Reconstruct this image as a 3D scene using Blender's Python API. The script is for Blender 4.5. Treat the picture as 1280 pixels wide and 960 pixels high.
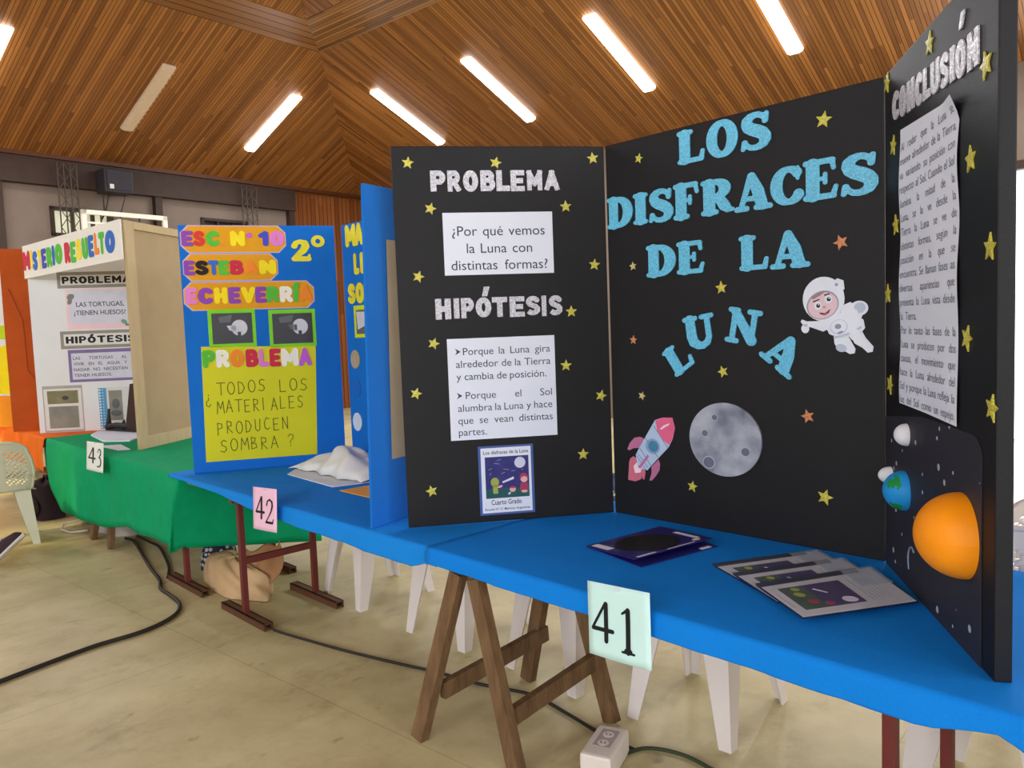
import bpy, bmesh, math, random
import numpy as np
from mathutils import Matrix, Vector, Euler
random.seed(7)
for o in list(bpy.data.objects): bpy.data.objects.remove(o)
SC = bpy.context.scene
COL = SC.collection
# ------------------------------------------------------------------ camera, light, exposure
# world: camera at x=y=0 looking along +Y, floor z=0
cam_d = bpy.data.cameras.new('camera'); cam = bpy.data.objects.new('camera', cam_d); COL.objects.link(cam)
cam_d.sensor_fit = 'HORIZONTAL'; cam_d.sensor_width = 36.0; cam_d.lens = 36.0*970.0/1280.0
cam_d.clip_start = 0.05; cam_d.clip_end = 200
_hs, _d = .0375, 70/math.sqrt(1+.0375**2)
_vv = 970.0**2/_d; _n = math.sqrt(1+_hs*_hs)
_up = -Vector((_hs/_n*_vv, -_vv/_n, -970.0)); _up.normalize()
_f = Vector((0, 0, -1)); _Y = (_f-_up*_f.dot(_up)).normalized(); _X = _Y.cross(_up)
cam.matrix_world = Matrix.Translation((0, 0, 1.58)) @ Matrix((_X, _Y, _up)).to_4x4()
SC.camera = cam
wd = bpy.data.worlds.new('world'); SC.world = wd; wd.use_nodes = True
wd.node_tree.nodes['Background'].inputs[0].default_value = (.8, .88, 1, 1)
wd.node_tree.nodes['Background'].inputs[1].default_value = 0.3
vs = SC.view_settings
vs.view_transform = 'Standard'; vs.look = 'None'; vs.gamma = 1; vs.use_curve_mapping = False
vs.exposure = 0.12
SC.cycles.use_denoising = True
SC.cycles.max_bounces = 8; SC.cycles.diffuse_bounces = 5; SC.cycles.sample_clamp_indirect = 6
TUBE_W, TUBE_E, FILL_W = 60.0, 9.0, 240.0
# frames: TBL axes run along / across the row of tables, ROOM axes along the two walls
TBL = Matrix.Rotation(math.atan2(-.719, .695), 4, 'Z')
ROOM_A = math.radians(49.7)
ROOM = Matrix.Rotation(ROOM_A, 4, 'Z')
I4 = Matrix.Identity(4)
def T(x, y, z): return Matrix.Translation((x, y, z))
def RX(a): return Matrix.Rotation(math.radians(a), 4, 'X')
def RY(a): return Matrix.Rotation(math.radians(a), 4, 'Y')
def RZ(a): return Matrix.Rotation(math.radians(a), 4, 'Z')
def SCL(x, y, z): return Matrix.Diagonal((x, y, z, 1))
def tw(u, v, z=0): return TBL @ Vector((u, v, z))
def rw(a, b, z=0): return ROOM @ Vector((a, b, z))
# ------------------------------------------------------------------ materials
MATS = {}
def new_mat(name):
    m = bpy.data.materials.new(name); m.use_nodes = True
    nt = m.node_tree; b = nt.nodes['Principled BSDF']
    MATS[name] = m
    return m, nt, b
def lin(c):
    return tuple(((x/255)/12.92 if x/255 <= .04045 else ((x/255+.055)/1.055)**2.4) for x in c)+(1,)
def nd(nt, t, **kw):
    n = nt.nodes.new(t)
    for k, v in kw.items(): setattr(n, k, v)
    return n
def mat(name, rgb, rough=.6, spec=.3, var=.06, scale=12, bump=0, bscale=80, metal=0, stretch=None, sheen=0, alpha=1, trans=0):
    """plain surface: colour with a gentle procedural unevenness and optional bump"""
    if name in MATS: return MATS[name]
    m, nt, b = new_mat(name); L = nt.links
    c = lin(rgb)
    tc = nd(nt, 'ShaderNodeTexCoord')
    src = tc.outputs['Object']
    if stretch:
        mp = nd(nt, 'ShaderNodeMapping'); mp.inputs['Scale'].default_value = stretch
        L.new(src, mp.inputs[0]); src = mp.outputs[0]
    nz = nd(nt, 'ShaderNodeTexNoise'); nz.inputs['Scale'].default_value = scale; nz.inputs['Detail'].default_value = 4
    L.new(src, nz.inputs['Vector'])
    mx = nd(nt, 'ShaderNodeMix', data_type='RGBA')
    mx.inputs[6].default_value = tuple(x*(1-var*2) for x in c[:3])+(1,)
    mx.inputs[7].default_value = tuple(min(1, x*(1+var*2)) for x in c[:3])+(1,)
    L.new(nz.outputs['Fac'], mx.inputs[0]); L.new(mx.outputs[2], b.inputs['Base Color'])
    b.inputs['Roughness'].default_value = rough; b.inputs['Specular IOR Level'].default_value = spec
    b.inputs['Metallic'].default_value = metal
    if sheen: b.inputs['Sheen Weight'].default_value = sheen; b.inputs['Sheen Roughness'].default_value = .5
    if trans: b.inputs['Transmission Weight'].default_value = trans
    if alpha < 1: b.inputs['Alpha'].default_value = alpha
    if bump:
        n2 = nd(nt, 'ShaderNodeTexNoise'); n2.inputs['Scale'].default_value = bscale; n2.inputs['Detail'].default_value = 3
        L.new(src, n2.inputs['Vector'])
        bp = nd(nt, 'ShaderNodeBump'); bp.inputs['Strength'].default_value = bump; bp.inputs['Distance'].default_value = .01
        L.new(n2.outputs['Fac'], bp.inputs['Height']); L.new(bp.outputs[0], b.inputs['Normal'])
    return m
def emit(name, rgb, e):
    m, nt, b = new_mat(name)
    b.inputs['Base Color'].default_value = lin(rgb); b.inputs['Emission Color'].default_value = lin(rgb)
    b.inputs['Emission Strength'].default_value = e
    return m
def glitter(name, rgb, lo=.75, hi=1.25):
    """glitter foam: every fleck its own tone and its own gloss"""
    m, nt, b = new_mat(name); L = nt.links; c = lin(rgb)
    tc = nd(nt, 'ShaderNodeTexCoord')
    vo = nd(nt, 'ShaderNodeTexVoronoi'); vo.inputs['Scale'].default_value = 260
    L.new(tc.outputs['Object'], vo.inputs['Vector'])
    sp = nd(nt, 'ShaderNodeSeparateColor'); L.new(vo.outputs['Color'], sp.inputs[0])
    mx = nd(nt, 'ShaderNodeMix', data_type='RGBA')
    mx.inputs[6].default_value = tuple(x*lo for x in c[:3])+(1,)
    mx.inputs[7].default_value = tuple(min(1, x*hi) for x in c[:3])+(1,)
    L.new(sp.outputs[0], mx.inputs[0]); L.new(mx.outputs[2], b.inputs['Base Color'])
    mr = nd(nt, 'ShaderNodeMapRange'); mr.inputs[3].default_value = .25; mr.inputs[4].default_value = .7
    L.new(sp.outputs[1], mr.inputs[0]); L.new(mr.outputs[0], b.inputs['Roughness'])
    b.inputs['Specular IOR Level'].default_value = .6
    return m
def slats(name, dark, light, axis='X', pitch=.065, groove=True):
    """varnished match boarding: boards run across `axis`, each its own tone, grain along it, a groove between"""
    m, nt, b = new_mat(name); L = nt.links
    tc = nd(nt, 'ShaderNodeTexCoord'); sp = nd(nt, 'ShaderNodeSeparateXYZ'); L.new(tc.outputs['Object'], sp.inputs[0])
    s, t = (sp.outputs[0], sp.outputs[1]) if axis == 'X' else (sp.outputs[1], sp.outputs[0])
    if axis == 'Z': s, t = sp.outputs[0], sp.outputs[2]
    dv = nd(nt, 'ShaderNodeMath', operation='DIVIDE'); L.new(s, dv.inputs[0]); dv.inputs[1].default_value = pitch
    fl = nd(nt, 'ShaderNodeMath', operation='FLOOR'); L.new(dv.outputs[0], fl.inputs[0])
    fr = nd(nt, 'ShaderNodeMath', operation='FRACT'); L.new(dv.outputs[0], fr.inputs[0])
    # board joints: random length offset per board
    wn = nd(nt, 'ShaderNodeTexWhiteNoise', noise_dimensions='1D'); L.new(fl.outputs[0], wn.inputs['W'])
    tl = nd(nt, 'ShaderNodeMath', operation='MULTIPLY_ADD'); L.new(t, tl.inputs[0]); tl.inputs[1].default_value = .45; L.new(wn.outputs['Value'], tl.inputs[2])
    tf = nd(nt, 'ShaderNodeMath', operation='FLOOR'); L.new(tl.outputs[0], tf.inputs[0])
    cb = nd(nt, 'ShaderNodeCombineXYZ'); L.new(fl.outputs[0], cb.inputs[0]); L.new(tf.outputs[0], cb.inputs[1])
    w2 = nd(nt, 'ShaderNodeTexWhiteNoise', noise_dimensions='3D'); L.new(cb.outputs[0], w2.inputs['Vector'])
    c2 = nd(nt, 'ShaderNodeCombineXYZ')
    sm = nd(nt, 'ShaderNodeMath', operation='MULTIPLY'); L.new(s, sm.inputs[0]); sm.inputs[1].default_value = 55
    tm = nd(nt, 'ShaderNodeMath', operation='MULTIPLY'); L.new(t, tm.inputs[0]); tm.inputs[1].default_value = 1.6
    L.new(sm.outputs[0], c2.inputs[0]); L.new(tm.outputs[0], c2.inputs[1])
    nz = nd(nt, 'ShaderNodeTexNoise'); nz.inputs['Scale'].default_value = 1; nz.inputs['Detail'].default_value = 5; L.new(c2.outputs[0], nz.inputs['Vector'])
    ad = nd(nt, 'ShaderNodeMath', operation='MULTIPLY_ADD'); L.new(w2.outputs['Value'], ad.inputs[0]); ad.inputs[1].default_value = .5
    n6 = nd(nt, 'ShaderNodeMath', operation='MULTIPLY'); L.new(nz.outputs['Fac'], n6.inputs[0]); n6.inputs[1].default_value = .5
    L.new(n6.outputs[0], ad.inputs[2])
    rp = nd(nt, 'ShaderNodeValToRGB'); L.new(ad.outputs[0], rp.inputs[0])
    e = rp.color_ramp.elements
    e[0].position = .12; e[0].color = lin(dark); e[1].position = .92; e[1].color = lin(light)
    out = rp.outputs[0]
    if groove:
        gt = nd(nt, 'ShaderNodeMath', operation='LESS_THAN'); L.new(fr.outputs[0], gt.inputs[0]); gt.inputs[1].default_value = .15
        # a gap between boards: a darker line along the joint
        mx = nd(nt, 'ShaderNodeMix', data_type='RGBA'); mx.inputs[7].default_value = tuple(x*.5 for x in lin(dark)[:3])+(1,)
        L.new(gt.outputs[0], mx.inputs[0]); L.new(out, mx.inputs[6]); out = mx.outputs[2]
        bp = nd(nt, 'ShaderNodeBump', invert=True); bp.inputs['Strength'].default_value = .6; bp.inputs['Distance'].default_value = .012
        L.new(gt.outputs[0], bp.inputs['Height']); L.new(bp.outputs[0], b.inputs['Normal'])
    L.new(out, b.inputs['Base Color'])
    b.inputs['Roughness'].default_value = .42; b.inputs['Specular IOR Level'].default_value = .35
    return m
# ------------------------------------------------------------------ mesh builder
class MB:
    """collects polygons in world space (through self.M) and links them as one mesh object"""
    def __init__(s, M=I4): s.v = []; s.f = []; s.m = []; s.sm = []; s.M = M.copy(); s.mats = []
    def mi(s, m):
        if m not in s.mats: s.mats.append(m)
        return s.mats.index(m)
    def add(s, vs, fs, m, M=None, smooth=False):
        MM = s.M if M is None else s.M @ M
        k = len(s.v); i = s.mi(m)
        s.v += [MM @ Vector(p) for p in vs]
        flip = MM.to_3x3().determinant() < 0
        for f in fs:
            s.f.append([k+a for a in (reversed(f) if flip else f)]); s.m.append(i); s.sm.append(smooth)
        return s
    def box(s, x0, x1, y0, y1, z0, z1, m, M=None, bev=0):
        if bev:
            bm = bmesh.new(); bmesh.ops.create_cube(bm, size=1)
            for v in bm.verts: v.co = Vector(((x0+x1)/2+v.co.x*(x1-x0), (y0+y1)/2+v.co.y*(y1-y0), (z0+z1)/2+v.co.z*(z1-z0)))
            bmesh.ops.bevel(bm, geom=bm.edges[:], offset=bev, segments=2, affect='EDGES', profile=.6)
            return s.bm(bm, m, M)
        P = [(x0, y0, z0), (x1, y0, z0), (x1, y1, z0), (x0, y1, z0), (x0, y0, z1), (x1, y0, z1), (x1, y1, z1), (x0, y1, z1)]
        return s.add(P, [(3, 2, 1, 0), (4, 5, 6, 7), (0, 1, 5, 4), (1, 2, 6, 5), (2, 3, 7, 6), (3, 0, 4, 7)], m, M)
    def bm(s, bm, m, M=None, smooth=False):
        bm.verts.index_update()
        s.add([tuple(v.co) for v in bm.verts], [[v.index for v in f.verts] for f in bm.faces], m, M, smooth); bm.free(); return s
    def prism(s, pts, z0, z1, m, M=None):
        n = len(pts)
        a = sum(pts[i][0]*pts[(i+1) % n][1]-pts[(i+1) % n][0]*pts[i][1] for i in range(n))
        if a < 0: pts = pts[::-1]
        P = [(x, y, z0) for x, y in pts]+[(x, y, z1) for x, y in pts]
        F = [list(range(n-1, -1, -1)), list(range(n, 2*n))]+[(i, (i+1) % n, n+(i+1) % n, n+i) for i in range(n)]
        return s.add(P, F, m, M)
    def ell(s, cx, cy, rx, ry, z0, z1, m, M=None, n=28, rot=0):
        c, q = math.cos(math.radians(rot)), math.sin(math.radians(rot))
        pts = []
        for k in range(n):
            a = 2*math.pi*k/n; x, y = rx*math.cos(a), ry*math.sin(a)
            pts.append((cx+x*c-y*q, cy+x*q+y*c))
        return s.prism(pts, z0, z1, m, M)
    def beam(s, p, q, w, h, m, M=None, up=(0, 0, 1), w2=None, h2=None):
        """rectangular bar from p to q, w across, h along `up`; w2/h2 at the far end"""
        p, q = Vector(p), Vector(q); d = (q-p).normalized(); x = d.cross(Vector(up))
        if x.length < 1e-4: x = d.cross(Vector((0, 1, 0)))
        x.normalize(); y = x.cross(d)
        w2 = w if w2 is None else w2; h2 = h if h2 is None else h2
        P = []
        for c, a, b in ((p, w, h), (q, w2, h2)):
            P += [c-x*a/2-y*b/2, c+x*a/2-y*b/2, c+x*a/2+y*b/2, c-x*a/2+y*b/2]
        return s.add([tuple(t) for t in P], [(0, 1, 2, 3), (7, 6, 5, 4), (0, 4, 5, 1), (1, 5, 6, 2), (2, 6, 7, 3), (3, 7, 4, 0)], m, M)
    def tube(s, pts, r, m, M=None, n=8, cap=True):
        pts = [Vector(p) for p in pts]; R = r if isinstance(r, (list, tuple)) else [r]*len(pts)
        P = []; F = []; ref = Vector((.13, .21, .97))
        for i, p in enumerate(pts):
            d = (pts[min(i+1, len(pts)-1)]-pts[max(i-1, 0)]).normalized()
            x = d.cross(ref)
            if x.length < .05: x = d.cross(Vector((1, 0, 0)))
            x.normalize(); y = d.cross(x)
            for k in range(n):
                a = 2*math.pi*k/n; P.append(tuple(p+(x*math.cos(a)+y*math.sin(a))*R[i]))
        for i in range(len(pts)-1):
            for k in range(n):
                F.append((i*n+k, i*n+(k+1) % n, (i+1)*n+(k+1) % n, (i+1)*n+k))
        if cap: F += [tuple(range(n-1, -1, -1)), tuple((len(pts)-1)*n+k for k in range(n))]
        return s.add(P, F, m, M, True)
    def grid(s, fn, nu, nv, m, M=None, smooth=True, skip=None, flip=False):
        P = [tuple(fn(i/nu, j/nv)) for j in range(nv+1) for i in range(nu+1)]
        F = []
        for j in range(nv):
            for i in range(nu):
                if skip and skip(i, j): continue
                q = [j*(nu+1)+i, j*(nu+1)+i+1, (j+1)*(nu+1)+i+1, (j+1)*(nu+1)+i]
                F.append(q[::-1] if flip else q)
        return s.add(P, F, m, M, smooth)
    def mesh(s, me, m, M=None, smooth=False):
        return s.add([tuple(v.co) for v in me.vertices], [list(p.vertices) for p in me.polygons], m, M, smooth)
    def build(s, name, parent=None, origin=None, solid=0, soff=0, sub=0, rot=None):
        """origin: world point the object sits at (parents are unrotated unless rot is given)"""
        po = ORG.get(parent.name, Vector((0, 0, 0))) if parent else Vector((0, 0, 0))
        og = Vector(origin) if origin is not None else (po if parent else Vector((0, 0, 0)))
        Ri = rot.inverted() if rot is not None else None
        me = bpy.data.meshes.new(name)
        vs_ = [(Ri @ (p-og)) if Ri is not None else (p-og) for p in s.v]
        me.from_pydata([tuple(p) for p in vs_], [], s.f)
        for m in s.mats: me.materials.append(m)
        me.polygons.foreach_set('material_index', s.m); me.polygons.foreach_set('use_smooth', s.sm)
        me.update()
        o = bpy.data.objects.new(name, me); COL.objects.link(o)
        if parent: o.parent = parent
        o.location = og-po
        if rot is not None: o.rotation_euler = rot.to_euler()
        ORG[o.name] = og
        if solid:
            md = o.modifiers.new('thickness', 'SOLIDIFY'); md.thickness = solid; md.offset = soff
        if sub:
            md = o.modifiers.new('smooth', 'SUBSURF'); md.levels = sub; md.render_levels = sub
        return o
ORG = {}
def tag(o, label=None, cat=None, group=None, kind=None):
    if label: o['label'] = label
    if cat: o['category'] = cat
    if group: o['group'] = group
    if kind: o['kind'] = kind
    return o
def thing(name, label, cat, loc=(0, 0, 0), group=None):
    o = bpy.data.objects.new(name, None); COL.objects.link(o); o.location = loc
    o.empty_display_size = .1
    ORG[o.name] = Vector(loc)
    return tag(o, label, cat, group)
def struct(o): o['kind'] = 'structure'; return o
def copy_tree(src, loc, rz, label):
    r = src.copy(); COL.objects.link(r); r.location = loc; r.rotation_euler = (0, 0, rz); r['label'] = label
    for ch in list(src.children):
        c = ch.copy(); COL.objects.link(c); c.parent = r
        for g in list(ch.children):
            d = g.copy(); COL.objects.link(d); d.parent = c
    return r
# ------------------------------------------------------------------ lettering
_TXT = {}
def txt(s, off=0.0, ext=0.0):
    """mesh of a string at size 1 in the built-in typeface; returns mesh, x0, x1, y0, y1"""
    k = (s, round(off, 4), round(ext, 5))
    if k not in _TXT:
        cu = bpy.data.curves.new('t', 'FONT'); cu.body = s; cu.size = 1; cu.offset = off; cu.extrude = ext; cu.resolution_u = 4
        cu.fill_mode = 'BOTH' if ext else 'FRONT'
        o = bpy.data.objects.new('t', cu); me = bpy.data.meshes.new_from_object(o)
        bpy.data.objects.remove(o); bpy.data.curves.remove(cu)
        xs = [v.co.x for v in me.vertices] or [0, 1]; ys = [v.co.y for v in me.vertices] or [0, 1]
        _TXT[k] = (me, min(xs), max(xs), min(ys), max(ys))
    return _TXT[k]
def put_text(mb, s, x, y, size, m, z=.0012, off=0.0, width=None, align='L', M=None, sx=1.0):
    """one line of print: baseline at y, letters `size` tall; squeezed to `width` when given"""
    me, a, b, c, d = txt(s, off)
    kx = size*sx if width is None else width/(b-a)
    w = (b-a)*kx
    x0 = x if align == 'L' else (x-w/2 if align == 'C' else x-w)
    N = T(x0-a*kx, y, z) @ SCL(kx, size, 1)
    mb.mesh(me, m, N if M is None else M @ N)
    return w
def just(mb, s, x0, x1, y, size, m, z=.0012, off=0.0, M=None, sx=1.0):
    """justified line of print"""
    ws = s.split(); W = [(txt(w, off)[2]-txt(w, off)[1])*size*sx for w in ws]
    if len(ws) == 1: put_text(mb, s, x0, y, size, m, z, off, M=M, sx=sx); return
    tot = sum(W); gap = (x1-x0-tot)/(len(ws)-1)
    k = 1.0
    if gap < size*.3: k = (x1-x0-size*.3*(len(ws)-1))/tot; gap = size*.3
    x = x0
    for w, q in zip(ws, W):
        put_text(mb, w, x, y, size, m, z, off, width=q*k, M=M); x += q*k+gap
def letter_box(mb, ch, x0, x1, y0, y1, z0, dep, m, off=.035, M=None):
    """a cut-out letter filling the given box"""
    if off > .08 and 'f'+ch in GL: return glyph_box(mb, 'f'+ch, x0, x1, y0, y1, z0, dep, m, M)
    if off > .07 and 'h'+ch in GL: return glyph_box(mb, 'h'+ch, x0, x1, y0, y1, z0, dep, m, M)
    if 'b'+ch in GL: return glyph_box(mb, 'b'+ch, x0, x1, y0, y1, z0, dep, m, M)
    me, a, b, c, d = txt(ch, off, .5)
    N = T(x0, y0, z0+dep/2) @ SCL((x1-x0)/(b-a), (y1-y0)/(d-c), dep) @ T(-a, -c, 0)
    mb.mesh(me, m, N if M is None else M @ N)
# hand-drawn outlines for lettering the typeface has not got: brush strokes -> distance field -> outline
def seg(x0, y0, x1, y1, r0, r1=None): return [(x0, y0, r0), (x1, y1, r0 if r1 is None else r1)]
def arc(cx, cy, rx, ry, a0, a1, r0, r1, n=18):
    """r0 where the arc runs level, r1 where it runs upright"""
    out = []
    for k in range(n+1):
        a = math.radians(a0+(a1-a0)*k/n); w = abs(math.cos(a))
        out.append((cx+rx*math.cos(a), cy+ry*math.sin(a), r0+(r1-r0)*w**1.3))
    return out
S_ = .075; B_ = .15
GL = {
 'L': [seg(.2, .1, .2, .9, B_), seg(.06, .94, .36, .94, S_), seg(.07, .06, .66, .06, S_), seg(.66, .08, .7, .3, .07, .055)],
 'O': [arc(.42, .5, .31, .42, 0, 360, .085, .16, 40)],
 'S': [[(.61, .74, .075), (.64, .93, .06)], [(.62, .78, .065), (.54, .89, .075), (.44, .935, .08), (.33, .935, .09), (.23, .89, .11), (.16, .81, .13), (.155, .72, .14), (.2, .63, .15), (.3, .56, .16), (.42, .5, .165), (.53, .43, .16), (.6, .34, .15), (.61, .25, .14), (.57, .15, .12), (.48, .085, .095), (.37, .06, .08), (.26, .075, .075), (.17, .13, .07), (.11, .22, .065)], [(.1, .24, .075), (.06, .07, .06)]],
 'D': [seg(.2, .1, .2, .9, B_), seg(.06, .94, .36, .94, S_), seg(.06, .06, .36, .06, S_), arc(.34, .5, .34, .43, -90, 90, .08, .16)],
 'I': [seg(.2, .1, .2, .9, B_), seg(.06, .94, .34, .94, S_), seg(.06, .06, .34, .06, S_)],
 'F': [seg(.2, .1, .2, .9, B_), seg(.06, .94, .6, .94, S_), seg(.06, .06, .36, .06, S_), seg(.6, .92, .64, .72, .06, .05), seg(.25, .52, .45, .52, .055), seg(.45, .62, .45, .42, .05)],
 'R': [seg(.2, .1, .2, .9, B_), seg(.06, .94, .36, .94, S_), seg(.06, .06, .36, .06, S_), arc(.34, .72, .25, .215, -90, 90, .075, .145), [(.36, .48, .09), (.5, .36, .13), (.58, .2, .14), (.66, .1, .1), (.76, .08, .06)]],
 'A': [[(.4, .9, .09), (.24, .4, .075), (.14, .08, .07)], [(.42, .9, .11), (.58, .5, .155), (.68, .12, .15)], seg(.03, .06, .28, .06, S_), seg(.54, .06, .88, .06, S_), seg(.24, .31, .58, .31, .07)],
 'C': [arc(.46, .5, .33, .42, 48, 322, .08, .165, 36), [(.69, .82, .075), (.7, .94, .045)], [(.69, .82, .075), (.7, .66, .05)], [(.73, .23, .05), (.68, .16, .06)]],
 'E': [seg(.2, .1, .2, .9, B_), seg(.06, .94, .62, .94, S_), seg(.06, .06, .64, .06, S_), seg(.62, .92, .65, .74, .06, .05), seg(.64, .08, .7, .28, .065, .05), seg(.25, .51, .46, .51, .055), seg(.47, .62, .47, .4, .05)],
 'U': [[(.2, .92, .14), (.2, .4, .15), (.24, .22, .145), (.36, .11, .12), (.5, .09, .11), (.64, .16, .095), (.71, .32, .085), (.71, .92, .08)], seg(.05, .94, .36, .94, S_), seg(.56, .94, .84, .94, S_)],
 'N': [seg(.17, .08, .17, .92, .08), [(.17, .9, .12), (.72, .14, .15)], seg(.72, .1, .72, .92, .08), seg(.04, .94, .24, .94, S_), seg(.58, .94, .86, .94, S_), seg(.04, .06, .3, .06, S_)],
 '2': [[(.12, .7, .13), (.18, .84, .11), (.36, .92, .1), (.53, .84, .14), (.56, .68, .16), (.46, .48, .15), (.26, .28, .12), (.1, .1, .1)], seg(.1, .08, .66, .08, .12), seg(.66, .1, .7, .26, .08, .05)],
 '°': [arc(.3, .3, .22, .2, 0, 360, .08, .1, 30)],
 # upright book numerals for the table signs
 'n4': [seg(.5, .04, .5, .95, .065), seg(.47, .96, .05, .33, .034), seg(.05, .3, .72, .3, .05)],
 'n1': [seg(.3, .05, .3, .93, .072), seg(.1, .85, .3, .96, .022, .04), seg(.1, .025, .5, .025, .024), seg(.22, .06, .38, .06, .05)],
 'n2': [[(.08, .72, .035), (.14, .88, .03), (.32, .96, .03), (.5, .86, .045), (.52, .7, .05), (.42, .48, .035), (.22, .24, .025), (.06, .06, .03)], seg(.06, .045, .56, .045, .045), seg(.56, .05, .62, .2, .03, .015)],
 'n3': [[(.1, .78, .025), (.18, .92, .026), (.34, .96, .026), (.48, .86, .042), (.46, .68, .045), (.3, .55, .025), (.22, .53, .02)], [(.26, .53, .02), (.44, .48, .04), (.54, .32, .052), (.48, .14, .045), (.3, .04, .026), (.1, .06, .035)]],
}
# plain fat capitals of cut foam: bones and one even radius
def _bold():
    o = lambda cx, cy, rx, ry, a0=0, a1=360, n=26: [(cx+rx*math.cos(math.radians(a0+(a1-a0)*k/n)), cy+ry*math.sin(math.radians(a0+(a1-a0)*k/n))) for k in range(n+1)]
    t, b, m = .87, .13, .5
    bones = {
     'P': [[(.13, b), (.13, t), (.36, t)], o(.36, .665, .17, .205, 90, -90), [(.36, .46), (.13, .46)]],
     'R': [[(.13, b), (.13, t), (.36, t)], o(.36, .675, .17, .195, 90, -90), [(.36, .48), (.13, .48)], [(.33, .46), (.55, b)]],
     'O': [o(.36, .5, .23, .37)], 'Ó': [o(.36, .42, .23, .31), [(.34, .92), (.44, 1.04)]], 'B': [[(.13, b), (.13, t), (.34, t)], o(.34, .7, .15, .17, 90, -90), o(.35, .33, .18, .2, 90, -90), [(.13, b), (.35, b)], [(.13, .53), (.34, .53)]],
     'L': [[(.13, t), (.13, b), (.5, b)]], 'E': [[(.5, t), (.13, t), (.13, b), (.5, b)], [(.13, m), (.44, m)]],
     'M': [[(.13, b), (.13, t), (.42, .36), (.71, t), (.71, b)]], 'A': [[(.11, b), (.36, t), (.61, b)], [(.22, .34), (.5, .34)]],
     'H': [[(.13, b), (.13, t)], [(.56, b), (.56, t)], [(.13, m), (.56, m)]], 'I': [[(.13, b), (.13, t)]], 'Í': [[(.13, b), (.13, .66)], [(.1, .86), (.22, 1.02)]],
     'T': [[(.11, t), (.61, t)], [(.36, t), (.36, b)]],
     'S': [[(.53, .78), (.45, .85), (.35, .87), (.24, .85), (.16, .78), (.14, .68), (.2, .58), (.34, .51), (.47, .45), (.55, .36), (.54, .24), (.46, .16), (.34, .13), (.22, .15), (.12, .23)]],
     'C': [o(.38, .5, .25, .37, 48, 312)], 'N': [[(.13, b), (.13, t), (.57, b), (.57, t)]], 'U': [[(.13, t), (.13, .35)], o(.355, .36, .225, .23, 180, 360), [(.58, .35), (.58, t)]],
     'V': [[(.11, t), (.36, b), (.61, t)]], '1': [[(.08, .7), (.3, t), (.3, b)]], '0': [o(.33, .5, .2, .37)], '.': [[(.1, .1), (.11, .1)]]}
    for k, v in bones.items():
        r = {'P': .105, 'R': .105, 'B': .1, 'E': .1, 'S': .105, 'M': .105, 'A': .105, 'N': .11}.get(k, .115)
        GL['b'+k] = [[(x, y, r) for x, y in s] for s in v]
        GL['h'+k] = [[(x, y, r*1.2) for x, y in s] for s in v]
        GL['f'+k] = [[(x, y, r*1.36) for x, y in s] for s in v]
    GL['f°'] = [[(.3+.2*math.cos(a/10*math.pi), .3+.2*math.sin(a/10*math.pi), .11) for a in range(21)]]
    GL['b°'] = [[(.3+.17*math.cos(a/10*math.pi), .3+.17*math.sin(a/10*math.pi), .1) for a in range(21)]]
_bold()
_GL = {}
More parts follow.
